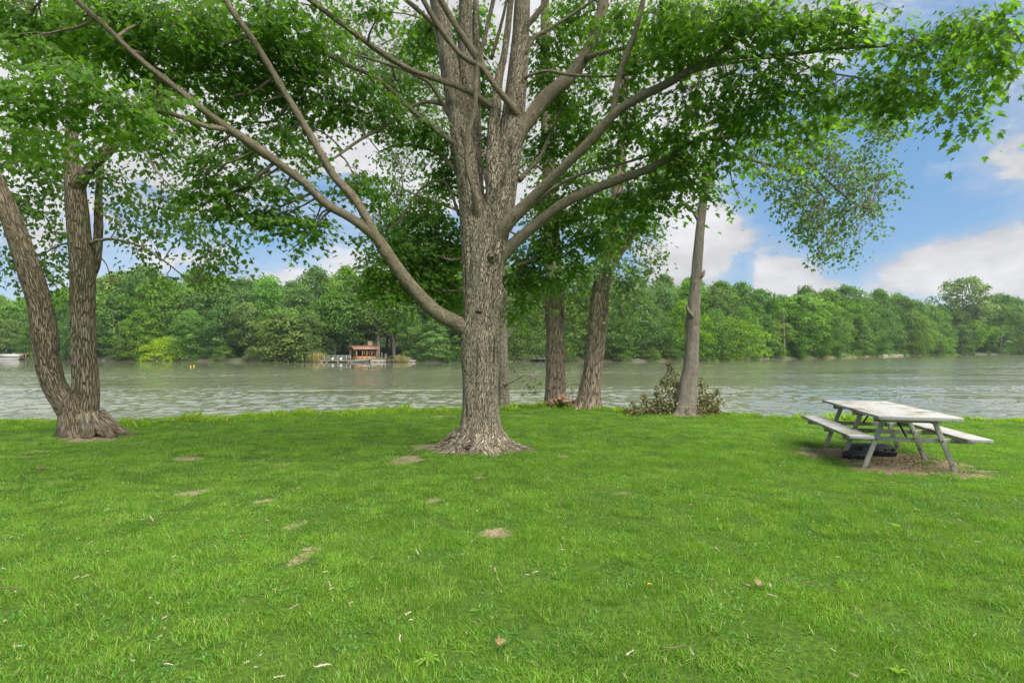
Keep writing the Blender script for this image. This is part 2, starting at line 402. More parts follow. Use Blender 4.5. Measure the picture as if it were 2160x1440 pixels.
# ------------------------------------------------------------------ the ground
_bank = np.array([(-60, 13.6), (-30, 14.2), (-13.1, 14.5), (-9.6, 14.8), (-7.7, 15.4), (-5.9, 16.4), (-3.3, 17.2), (-1.0, 17.6), (1.0, 17.8), (2.6, 17.4), (3.6, 16.6),
                  (5.8, 16.0), (8.3, 15.2), (13.4, 14.9), (30, 14.4), (60, 13.8)])
def bank_y(x): return np.interp(x, _bank[:, 0], _bank[:, 1])
def gpt(px, py):
    d = CAMZ * F / (py - HY); return np.array([(px - CX) / F * d, d])
TREES_AT = {'maple': gpt(1013, 953), 'twin': gpt(180, 922), 'cot1': gpt(1171, 855), 'cot2': gpt(1241, 861), 'ash': gpt(1446, 874), 'back': gpt(1062, 860)}
SOIL = [(985, 951, 120, 15), (900, 946, 45, 6), (850, 972, 52, 9), (390, 968, 42, 4), (25, 964, 42, 2.5), (75, 953, 20, 3), (590, 978, 20, 6), (395, 1037, 26, 6),
        (447, 1027, 20, 7), (550, 1053, 25, 5), (620, 1104, 19, 11), (662, 1148, 36, 6), (632, 1168, 16, 22), (918, 1055, 20, 7), (1045, 1120, 34, 9),
        (1190, 964, 14, 6), (1620, 936, 30, 3), (195, 931, 70, 7), (1445, 876, 36, 3), (1100, 874, 34, 2.5), (940, 875, 30, 2),
        (1780, 955, 110, 15), (1860, 966, 130, 24), (1940, 984, 120, 18), (2030, 1000, 60, 9), (1880, 990, 90, 11), (1300, 1035, 34, 3), (1010, 1010, 14, 3)]
def soil_mask(x, y):
    m = np.zeros_like(x)
    for px, py, rx, ry in SOIL:
        d = CAMZ * F / (py - HY); c = gpt(px, py); a = rx * d / F; b = ry * d * d / (CAMZ * F)
        m = np.maximum(m, np.exp(-1.1 * (((x - c[0]) / a) ** 2 + ((y - c[1]) / b) ** 2)))
    q = np.column_stack([x * 9, y * 5.5, np.zeros_like(x)])
    n = fbm(q, 4, 3, .62) - .5
    return np.clip(m * .95 + 1.9 * n * np.sqrt(m) , 0, 1)
def ground_z(x, y):
    q = np.column_stack([x * .55, y * .55, np.zeros_like(x)])
    z = .10 * (fbm(q, 3, 11) - .5) + .03 * (fbm(q * 3.5, 2, 12) - .5)
    for k, c in TREES_AT.items():
        r2 = (x - c[0]) ** 2 + (y - c[1]) ** 2; z = z + (.10 if k in ('maple', 'twin') else .05) * np.exp(-r2 / 1.1)
    z = z * (1 - np.exp(-(((x - 6.25) ** 2 + (y - 9.6) ** 2) / 5.0)))
    z = z - .022 * soil_mask(x, y)
    e = y - bank_y(x)
    z = z - .03 * np.clip((e + 5) / 5, 0, 1) - 1.4 * np.clip((e + .25) / 1.4, 0, 1) ** 1.6
    return z
def gz(x, y): return float(ground_z(np.array([float(x)]), np.array([float(y)]))[0])

def grid_mesh(name, X, Y, Zv, mat, attrs=None):
    ny, nx = X.shape; v = np.stack([X, Y, Zv], -1).reshape(-1, 3)
    i = np.arange(ny - 1)[:, None] * nx; j = np.arange(nx - 1)[None, :]
    f = np.stack([i + j, i + j + 1, i + nx + j + 1, i + nx + j], -1).reshape(-1)
    return mesh_arrays(name, v, f, np.arange(0, len(f), 4), mat, True, attrs)

def build_ground():
    xs = np.concatenate([np.linspace(-60, -16, 40)[:-1], np.arange(-16, 16, .075), np.linspace(16, 60, 40)])
    vs = np.concatenate([np.linspace(-30, 2.6, 24)[:-1], np.arange(2.6, 16.0, .075)])
    X = np.repeat(xs[None, :], len(vs) + 22, 0); Y = np.zeros_like(X); Y[:len(vs)] = vs[:, None]
    # the last rows follow the bank line
    end = bank_y(xs) + 1.3
    base = np.minimum(vs[-1], bank_y(xs) - 1.2)
    Y[:len(vs)] = np.where(vs[:, None] > 2.6, 2.6 + (vs[:, None] - 2.6) * (base - 2.6)[None, :] / (vs[-1] - 2.6), vs[:, None])
    for k in range(22): Y[len(vs) + k] = base + (end - base) * (k + 1) / 22
    x, y = X.ravel(), Y.ravel()
    me = grid_mesh('lawn', X, Y, ground_z(x, y).reshape(X.shape), M['lawn'], {'soil': ('FLOAT', soil_mask(x, y))})
    tag(link('lawn', me), kind='structure')
build_ground()

def build_lake():
    # open water in view: real wavelets, finer near this bank than out towards the other
    rows = 13.0 * 1.0088 ** np.arange(400); u = np.linspace(-1.15, 1.15, 640)
    X = rows[:, None] * u[None, :]; Y = np.repeat(rows[:, None], len(u), 1); x, y = X.ravel(), Y.ravel(); o = np.zeros_like(x)
    lanes = fbm(np.column_stack([x * .011 + 3, y * .060, o]), 4, 71)
    calm = np.clip((lanes - .36) / .10, 0, 1); lee = np.clip((100 - (y - .75 * np.maximum(x, 0))) / 26, 0, 1)
    amp = (.10 + .90 * calm * calm * (3 - 2 * calm)) * (.08 + .92 * lee)
    w = 1 - np.abs(2 * vnoise(np.column_stack([x * 1.5 + .35 * y, y * 1.5, o]), 72) - 1)
    w = .60 * w + .30 * fbm(np.column_stack([x * 1.5, y * 1.5, o + 5]), 2, 73) + .35 * vnoise(np.column_stack([x * .28, y * .33, o]), 75)
    z = WZ + .155 * amp * (w - .6)
    tag(link('lake', grid_mesh('lake', X, Y, z.reshape(X.shape), M['water'])), kind='structure')
    X, Y = np.meshgrid(np.linspace(-900, 900, 13), np.linspace(-40, 1200, 13))
    tag(link('lake', grid_mesh('lake', X, Y, np.full_like(X, WZ - .14), M['water'])), kind='structure')
build_lake()

# far shore line, as photo column -> distance
SHORE_D = np.array([(-1500, 260), (-700, 190), (-300, 170), (0, 157), (75, 152), (130, 142), (300, 134), (500, 130), (700, 122), (960, 121), (1130, 130), (1340, 130), (1500, 140),
                    (1650, 156), (1760, 175), (1850, 206), (1910, 234), (2000, 260), (2160, 270), (2500, 290), (3400, 340)], float)
def shore_d(px): return np.interp(px, SHORE_D[:, 0], SHORE_D[:, 1])
def far_z(px, back):
    """ground height on the far side, 'back' metres behind the water line"""
    z = np.interp(back, [-3, 0, 1.2, 8, 25, 50, 120, 300], [WZ - .8, WZ - .05, WZ + .55, WZ + 1.2, WZ + 3, WZ + 7, WZ + 12, WZ + 16])
    flat = np.exp(-((px - 770) / 110.0) ** 2) + np.exp(-((px - 1120) / 70.0) ** 2)
    zf = np.interp(back, [-3, 0, 1.2, 14, 30, 60, 120, 300], [WZ - .8, WZ - .05, WZ + .35, WZ + .9, WZ + 2.2, WZ + 6, WZ + 12, WZ + 16])
    return z * (1 - np.clip(flat, 0, 1)) + zf * np.clip(flat, 0, 1)
def far_xy(px, back):
    d = shore_d(px) + back * .98
    return np.array([(px - CX) / F * d, d])
def build_far():
    m, T, p, out = new_mat('far_bank'); geo = T.node('ShaderNodeNewGeometry').outputs['Position']
    n = T.noise(geo, .35, 5, .65); n2 = T.noise(geo, 2.0, 4, .7)
    sep = T.node('ShaderNodeSeparateXYZ'); T.l.new(geo, sep.inputs[0])
    c = T.mix(T.ramp(n, .35, .6), (.05, .09, .02), (.075, .15, .03))
    c = T.mix(T.ramp(T.m('ADD', sep.outputs[2], T.m('MULTIPLY', n, .8)), WZ + .55, WZ + 1.15, 1, 0), c, T.mix(n2, (.05, .038, .028), (.15, .115, .085)))
    T.l.new(c, p.inputs['Base Color']); p.inputs['Roughness'].default_value = .95
    pxs = np.linspace(-1500, 3400, 420); bk = np.array([-3, -1, 0, .6, 1.2, 2.5, 5, 8, 14, 25, 40, 60, 90, 130, 200, 300.])
    X = np.zeros((len(bk), len(pxs))); Y = X.copy(); Zv = X.copy()
    wob = 1.6 * (fbm(np.column_stack([pxs * .06, pxs * 0, pxs * 0]), 3, 5) - .5)
    for i, b in enumerate(bk):
        d = shore_d(pxs) + b + wob; X[i] = (pxs - CX) / F * d; Y[i] = d; Zv[i] = far_z(pxs, b)
    tag(link('far_shore', grid_mesh('far_shore', X, Y, Zv, m)), kind='structure')
build_far()

# ------------------------------------------------------------------ leaves
def leaf_template(right, fold, droop):
    """two folded halves; returns template verts (n,3) and two index loops"""
    r = np.array(right); n = len(r)
    l = r[1:-1].copy(); l[:, 0] *= -1
    v = np.vstack([r, l]); z = fold * np.abs(v[:, 0]) - droop * v[:, 1] ** 2
    T = np.column_stack([v, z])
    left = [0] + [n + k for k in range(n - 2)] + [n - 1]
    return T, [list(range(n)), left[::-1]]
T_MAPLE = leaf_template([(0, 0), (.12, -.04), (.40, -.02), (.27, .19), (.58, .47), (.20, .46), (.23, .70), (.09, .76), (0, 1.02)], .22, .22)
T_DELTA = leaf_template([(0, 0), (.40, .08), (.42, .34), (.16, .74), (0, 1)], .2, .15)
T_OVAL = leaf_template([(0, 0), (.30, .3), (.24, .68), (0, 1)], .45, .5)

def leaves_mesh(name, c, axis, nrm, size, tint, tmpl, mat):
    tv, loops = tmpl; N = len(c); k = len(tv)
    y = axis / (np.linalg.norm(axis, axis=1)[:, None] + 1e-9)
    z = nrm - y * (nrm * y).sum(1)[:, None]; z /= np.linalg.norm(z, axis=1)[:, None] + 1e-9
    x = np.cross(y, z)
    B = np.stack([x, y, z], 1)                                   # N,3(basis),3
    v = c[:, None, :] + size[:, None, None] * np.einsum('kj,njd->nkd', tv, B)
    lp = np.concatenate([np.array(l) for l in loops]); tot = np.array([len(l) for l in loops])
    L = (lp[None, :] + (np.arange(N) * k)[:, None]).ravel()
    st = np.concatenate([[0], np.cumsum(np.tile(tot, N))[:-1]])
    return mesh_arrays(name, v.reshape(-1, 3), L, st, mat, False, {'tint': ('FLOAT', np.repeat(tint, k))})

def unit(v): return v / (np.linalg.norm(v, axis=-1, keepdims=True) + 1e-9)

def spray_leaves(blobs, rng, leaf, cover, spray_n, spray_r, hang, loc, up=1.0, squash=.35):
    """leaf positions for foliage masses. blobs: (centre xyz, radii xyz, density). returns arrays + spray centres"""
    C, A, N, SZ, TI, SC, BI = [], [], [], [], [], [], []
    for bi, (c, r, dens) in enumerate(blobs):
        area = math.pi * r[0] * r[2]; a1 = leaf * leaf * .30
        n = max(6, int(cover * dens * area / a1)); ns = max(1, n // spray_n)
        u = unit(rng.normal(size=(ns, 3))) * (rng.random((ns, 1)) ** (1 / 2.4))
        sc = c + u * r
        tone = rng.normal(0, .13, ns) + .07 * rng.normal()
        ax0 = unit(np.column_stack([u[:, 0] + rng.normal(0, .5, ns), u[:, 1] + rng.normal(0, .5, ns), np.zeros(ns)]))
        for s in range(ns):
            m = spray_n
            off = rng.normal(size=(m, 3)) * spray_r * np.array([1, 1, squash]) * .62
            off[:, 2] -= hang * (off[:, :2] ** 2).sum(1) / spray_r
            C.append(sc[s] + off)
            a = np.column_stack([ax0[s, 0] * .55 + off[:, 0] / spray_r + rng.normal(0, .35, m), ax0[s, 1] * .55 + off[:, 1] / spray_r + rng.normal(0, .35, m), -.35 - .5 * rng.random(m)])
            A.append(a); N.append(np.column_stack([rng.normal(0, .5, m), rng.normal(0, .5, m), np.full(m, up)]))
            SZ.append(leaf * rng.uniform(.5, 1.22, m)); TI.append(np.clip(.42 + tone[s] + rng.normal(0, .17, m), 0, 1))
            SC.append(sc[s]); BI.append(bi)
    return np.concatenate(C) - loc, np.concatenate(A), np.concatenate(N), np.concatenate(SZ), np.concatenate(TI), np.array(SC) - loc, np.array(BI)

def twig_mesh(name, anchors, blobs, SC, BI, loc, rng, mat, r0=.016, per=6):
    """a branch from the nearest limb point to every foliage mass, and twigs from it to its sprays"""
    mb = MB(); A = np.asarray(anchors)
    for bi, (c, r, dens) in enumerate(blobs):
        c = c - loc
        # prefer limb points nearer the trunk axis and below
        dd = np.linalg.norm(A[:, :3] - c, axis=1) + .5 * np.maximum(0, A[:, 2] - c[2] - .3)
        k = int(np.argmin(dd)); a = A[k, :3]; L = np.linalg.norm(c - a)
        mid1 = a + (c - a) * .35 + rng.normal(0, .06, 3) * L + np.array([0, 0, .06 * L]); mid2 = a + (c - a) * .7 + rng.normal(0, .05, 3) * L + np.array([0, 0, .05 * L])
        rb = min(r0 + .006 * L, A[k, 3] * .7 + .004)
        mb.tube([a, mid1, mid2, c], [rb, rb * .75, rb * .55, rb * .35], 6, 9, cap=False)
        idx = np.where(BI == bi)[0]
        pts, _ = resample([a, mid1, mid2, c], [1, 1, 1, 1], 9)
        for s in idx[:per * 3:1]:
            q = SC[s]; b = pts[int(rng.integers(4, 9))]
            m = (b + q) / 2 + rng.normal(0, .05, 3) + np.array([0, 0, .04])
            mb.tube([b, m, q], [rb * .35, rb * .24, .0025], 4, 4, cap=False)
    return mb.mesh(name, mat, True)

def px_blobs(lst, zs=.8, rng=RNG):
    out = []
    for px, py, rx, ry, d, dens in lst:
        c = P(px, py, d); out.append((c, np.array([rx * d / F, max(.25, zs * rx * d / F), ry * d / F]), dens))
    return out

def limb_pts(lst):
    """(px, py, depth, width in px) -> points, radii"""
    p = np.array([P(a, b, d) for a, b, d, w in lst]); r = np.array([w / 2 * d / F * .86 for a, b, d, w in lst]); return p, r

def limb_mesh(name, lst, loc, mat, seed, seg=14, collar=1.18, rough=.020, world=False):
    p, r = lst if world else limb_pts(lst)
    L = np.linalg.norm(np.diff(p, axis=0), axis=1).sum(); n = int(max(10, L / .09))
    p, r = resample(p - loc, r if world else r * .92, n)
    s = np.linspace(0, L, n); r = r * (1 + (collar - 1) * np.exp(-s / .22))
    # knots and slow swelling
    rg = np.random.default_rng(seed)
    r = r * (1 + .10 * (fbm(np.column_stack([s * 2.2, s * 0, s * 0 + seed]), 3, seed) - .5))
    for _ in range(int(L * 1.0)): k = rg.uniform(.3, L); r = r * (1 + .14 * np.exp(-((s - k) / .045) ** 2))
    mb = MB(); mb.tube(p, r, seg, None, seed, rough * float(min(1, r.mean() / .08)), 9, 3.0)
    return mb.mesh(name, mat, True), np.column_stack([p, r])

# ------------------------------------------------------------------ trees on the near lawn
def flare(base_z, amt, h, lobes, seed, ph=0.0):
    def f(th, s, pts):
        z = (pts[:, 2] - base_z)[:, None]
        l = .5 + .5 * np.cos(lobes * th + ph + .8 * np.sin(2 * th + seed)) ; l2 = .5 + .5 * np.cos((lobes * 2 + 1) * th + 1.3 * seed)
        g = np.exp(-np.maximum(z, -.3) / h)
        return 1 + amt * g * (.45 + .75 * l * g + .25 * l2) + .05 * np.cos(lobes * th + ph) * np.exp(-np.maximum(z, 0) / 1.6)
    return f

def build_maple():
    b = TREES_AT['maple']; loc = np.array([b[0], b[1], gz(*b)]); D = float(b[1])
    root = thing('maple_tree', 'big many-stemmed maple in the middle of the lawn with low spreading limbs', 'tree', loc)
    k = D / 10.0
    tr = [(1013, 975, D, 80), (1013, 930, D, 78), (1013, 880, D, 78), (1013, 800, D, 77), (1012, 720, D, 82), (1016, 650, D, 80), (1019, 590, D, 77), (1024, 530, D, 76), (1028, 470, D, 60), (1030, 410, D, 20)]
    p, r = limb_pts(tr); r = r * 1.13; mb = MB()
    mb.tube(p - loc, r, 150, 220, 21, .030, 8.5, 1.1, flare(0, .85, .24, 5, 1.0, .4))
    stems = [
        [(1004, 700, D + .02, 50), (1000, 600, D, 58), (999, 520, D, 60), (993, 430, D, 56), (983, 350, D, 52), (968, 260, D, 48), (952, 167, D + .1, 46), (936, 74, D + .2, 42), (923, 0, D + .3, 38), (905, -120, D + .5, 32), (880, -260, D + .6, 22)],
        [(1015, 520, D + .22, 40), (1000, 330, D + .2, 38), (984, 167, D + .3, 36), (982, 60, D + .4, 34), (983, -60, D + .6, 28), (990, -260, D + .8, 18)],
        [(1012, 470, D + .4, 26), (1008, 300, D + .45, 18), (1005, 120, D + .5, 15), (1003, -40, D + .6, 12)],
        [(1026, 720, D - .02, 46), (1033, 620, D - .04, 48), (1045, 520, D - .05, 58), (1058, 430, D - .02, 66), (1071, 334, D, 62), (1083, 237, D, 54), (1096, 111, D, 46), (1102, 0, D + .1, 36), (1110, -140, D + .3, 28), (1125, -280, D + .5, 18)],
        [(1036, 540, D + .04, 26), (1038, 460, D - .02, 36), (1040, 380, D - .12, 38), (1041, 297, D - .1, 30), (1049, 185, D - .12, 22), (1064, 111, D - .15, 17), (1078, 0, D - .2, 14), (1095, -120, D - .3, 10)],
    ]
    anchors = []
    for i, st in enumerate(stems):
        q, rr = limb_pts(st); n = 90
        mb.tube(q - loc, rr, 60 if i in (0, 3) else 36, n, 40 + i, .022, 9, 1.2)
        a, ar = resample(q - loc, rr, 40); anchors.append(np.column_stack([a, ar])[12:])
    # root ridges running out into the lawn
    for ang, L, w in ((180, .72, .12), (207, .5, .12), (-10, .62, .11), (236, .40, .11), (265, .36, .12), (298, .40, .11), (330, .50, .11), (60, .5, .1), (120, .5, .1)):
        a = math.radians(ang); dx, dy = math.cos(a), math.sin(a); t = np.linspace(0, 1, 6)
        zz = .17 * (1 - t) ** 1.5 - .05 * t - .02
        q = np.column_stack([dx * (.32 + L * t) + .05 * np.sin(5 * t + ang), dy * (.32 + L * t) + .05 * np.cos(4 * t + ang), zz])
        mb.tube(q, w * 1.5 * (1 - .78 * t ** .7), 24, 30, int(abs(ang)), .035, 9, 2.5)
    # branch collars and old knots on the trunk
    for px, py, w in ((1037, 541, 26), (1062, 625, 36), (1012, 655, 22), (975, 505, 24), (1088, 258, 16)):
        c = P(px, py, D - .30 if px == 1037 or px == 1012 else D - .05) - loc; rr = w / 2 * D / F
        if px in (1037, 1012):
            dirv = np.array([.0, -1, .15]); dirv = dirv / np.linalg.norm(dirv); rr *= .8
            mb.tube(np.array([c - dirv * rr * 2, c - dirv * rr * .6, c, c + dirv * rr * .35, c + dirv * rr * .2]), [rr * 1.3, rr * 1.15, rr, rr * .7, rr * .3], 24, 16, px, .02, 14, 8)
        else:
            ax = P(1015, py, D) - loc; c = c + (ax - c) * .28; h = rr * 2.1
            mb.tube(np.array([c - (0, 0, h), c - (0, 0, h * .4), c + (0, 0, h * .25), c + (0, 0, h)]), [rr * .25, rr * .85, rr * .9, rr * .25], 30, 26, px, .045, 12, 2)
    link('trunk', mb.mesh('trunk', M['maple_bark'], True), root)
    limbs = [
        [(1022, 740, D + .06, 30), (992, 704, D - .02, 38), (964, 682, D - .13, 39), (924, 661, D - .35, 36), (885, 624, D - .5, 34), (852, 585, D - .65, 32), (816, 534, D - .8, 31), (791, 498, D - .9, 30), (740, 460, D - 1.1, 25), (691, 432, D - 1.25, 24), (646, 390, D - 1.4, 22), (590, 347, D - 1.6, 21), (538, 309, D - 1.8, 21), (486, 274, D - 2, 20),
         (434, 236, D - 2.2, 18), (365, 181, D - 2.4, 17), (295, 125, D - 2.6, 17), (226, 59, D - 2.8, 16), (167, 7, D - 3, 14), (90, -60, D - 3.2, 12)],
        [(486, 274, D - 2, 15), (434, 266, D - 2.2, 13), (382, 247, D - 2.4, 12), (330, 233, D - 2.6, 10), (243, 219, D - 2.9, 8), (150, 205, D - 3.2, 6), (60, 190, D - 3.4, 4)],
        [(803, 520, D - .85, 26), (785, 482, D - .95, 23), (748, 419, D - 1.05, 21), (704, 371, D - 1.15, 20), (674, 319, D - 1.25, 20), (641, 263, D - 1.35, 19), (600, 195, D - 1.5, 18), (542, 97, D - 1.7, 17), (500, 38, D - 1.85, 16), (469, -10, D - 1.95, 15), (420, -90, D - 2.2, 12)],
        [(972, 312, D, 18), (956, 300, D - .1, 15), (915, 271, D - .15, 13), (867, 230, D - .2, 13), (823, 189, D - .3, 12), (778, 156, D - .4, 12), (730, 137, D - .5, 12), (674, 108, D - .6, 11), (600, 84, D - .8, 10), (530, 60, D - 1, 8), (430, 40, D - 1.3, 6)],
        [(1048, 236, D - .05, 22), (1030, 222, D - .15, 20), (989, 193, D - .3, 17), (934, 171, D - .4, 16), (867, 148, D - .55, 15), (804, 111, D - .7, 15), (748, 70, D - .85, 15), (693, 30, D - 1, 14), (640, -10, D - 1.15, 12)],
        [(1096, 252, D - .02, 22), (1084, 232, D - .22, 18), (1045, 182, D - .45, 16), (1019, 145, D - .5, 15), (971, 115, D - .6, 15), (926, 56, D - .75, 15), (893, 0, D - .9, 14), (860, -60, D - 1.1, 12)],
        [(1022, 152, D - .48, 18), (1010, 126, D - .42, 20), (985, 90, D - .42, 20), (963, 56, D - .5, 19), (930, 0, D - .6, 17), (900, -70, D - .8, 14)],
        [(1002, 478, D - .04, 22), (1004, 440, D - .24, 18), (998, 400, D - .42, 14), (986, 352, D - .48, 13), (986, 289, D - .5, 13), (1001, 230, D - .5, 13), (1006, 148, D - .52, 13), (1019, 93, D - .55, 12), (1041, 0, D - .65, 11), (1060, -90, D - .8, 9)],
        [(970, 372, D, 10), (948, 345, D + .1, 9), (926, 326, D + .2, 8), (882, 308, D + .3, 7), (837, 306, D + .4, 5), (800, 320, D + .5, 3)],
        [(958, 262, D, 14), (937, 223, D - .05, 12), (908, 178, D - .15, 10), (878, 160, D - .3, 8), (830, 140, D - .3, 6), (700, 100, D - .4, 4)],
        [(940, 222, D, 10), (900, 215, D - .1, 9), (860, 230, D - .2, 9), (823, 260, D - .3, 9), (763, 293, D - .5, 8), (700, 337, D - .8, 6), (660, 360, D - 1, 4)],
        [(1104, 118, D - .1, 14), (1127, 80, D - .1, 10), (1149, 67, D - .1, 9), (1208, 30, D - .1, 8), (1253, 0, D - .2, 7), (1300, -40, D - .3, 5)],
        [(1100, 168, D - .1, 11), (1125, 156, D - .15, 8), (1156, 150, D - .2, 7), (1212, 159, D - .3, 7), (1297, 161, D - .45, 6), (1397, 148, D - .6, 5), (1480, 160, D - .9, 3)],
        [(1095, 380, D + .1, 14), (1112, 362, D + .2, 11), (1138, 334, D + .3, 10), (1158, 290, D + .4, 9), (1172, 260, D + .45, 8), (1186, 228, D + .5, 6), (1230, 225, D + .5, 4)],
        [(1130, 432, D - .2, 12), (1145, 415, D - .25, 10), (1193, 382, D - .4, 9), (1249, 360, D - .5, 8), (1305, 347, D - .6, 7), (1379, 323, D - .8, 6), (1440, 280, D - 1, 4)],
        [(1098, 90, D - .05, 20), (1107, 60, D - .1, 15), (1127, 37, D - .15, 14), (1153, 0, D - .2, 12), (1180, -50, D - .3, 9)],
        [(1036, 125, D + .1, 10), (1056, 56, D + .1, 8), (1069, 0, D + .1, 7), (1080, -60, D + .1, 5)],
        [(930, 62, D + .15, 14), (908, 45, D - .1, 12), (880, 20, D - .3, 12), (856, 0, D - .4, 11), (800, -40, D - .6, 8)],
        [(1076, 345, D, 40), (1090, 290, D, 44), (1112, 258, D + .05, 42), (1149, 208, D + .1, 38), (1201, 163, D + .15, 34), (1238, 111, D + .2, 30), (1260, 56, D + .25, 28), (1273, 0, D + .3, 26), (1285, -80, D + .5, 20), (1300, -180, D + .6, 12)],
        [(1236, 124, D + .1, 14), (1260, 115, D, 12), (1323, 100, D - .1, 11), (1397, 72, D - .3, 9), (1480, 30, D - .5, 6), (1560, 10, D - .7, 4)],
        [(1034, 545, D - .02, 36), (1062, 482, D - .2, 36), (1119, 423, D - .42, 31), (1193, 349, D - .75, 26), (1249, 293, D - .95, 24), (1297, 239, D - 1.1, 22), (1350, 205, D - 1.25, 20), (1400, 180, D - 1.4, 19), (1453, 151, D - 1.55, 18), (1484, 134, D - 1.65, 16), (1520, 110, D - 1.75, 13), (1562, 74, D - 1.9, 11), (1620, 20, D - 2.1, 8), (1670, -40, D - 2.3, 6)],
        [(1470, 142, D - 1.6, 14), (1510, 130, D - 1.7, 12), (1569, 121, D - 1.9, 11), (1681, 113, D - 2.2, 10), (1769, 102, D - 2.5, 9), (1893, 95, D - 2.8, 8), (1991, 79, D - 3.1, 6), (2068, 58, D - 3.4, 5), (2140, 70, D - 4.2, 4)],
        [(1460, 150, D - 1.6, 10), (1500, 140, D - 1.7, 8), (1580, 128, D - 1.9, 6), (1646, 121, D - 2.05, 6), (1690, 135, D - 2.15, 5), (1738, 152, D - 2.3, 4), (1850, 170, D - 2.7, 3)],
        [(1293, 246, D - 1.08, 20), (1296, 220, D - 1.12, 16), (1301, 185, D - 1.15, 15), (1312, 141, D - 1.2, 14), (1338, 74, D - 1.3, 13), (1357, 0, D - 1.4, 12), (1370, -80, D - 1.6, 9)],
        [(1040, 565, D, 36), (1078, 519, D - .12, 34), (1138, 467, D - .3, 28), (1193, 427, D - .5, 26), (1268, 393, D - .65, 24), (1342, 367, D - .8, 21), (1383, 349, D - .9, 18), (1420, 325, D - 1, 12), (1460, 300, D - 1.15, 8), (1520, 290, D - 1.3, 5)],
        [(968, 452, D + .1, 8), (940, 385, D + .3, 6), (900, 390, D + .35, 6), (870, 420, D + .4, 5), (838, 470, D + .3, 4), (780, 500, D + .1, 3)],
        [(980, 545, D + .1, 8), (950, 548, D + .2, 6), (905, 535, D + .5, 5), (860, 545, D + .6, 3)],
        [(1090, 560, D + .2, 8), (1130, 545, D + .5, 6), (1180, 525, D + .6, 4), (1240, 500, D + .5, 3)],
        [(985, 615, D + .2, 6), (940, 612, D + .4, 5), (880, 605, D + .5, 3)],
    ]
    for i, l in enumerate(limbs):
        me, a = limb_mesh('limb', l, loc, M['limb_bark'], 100 + i, 22 if l[0][3] > 25 else 12)
        link('limb', me, root); anchors.append(a[max(2, len(a) // 8):])
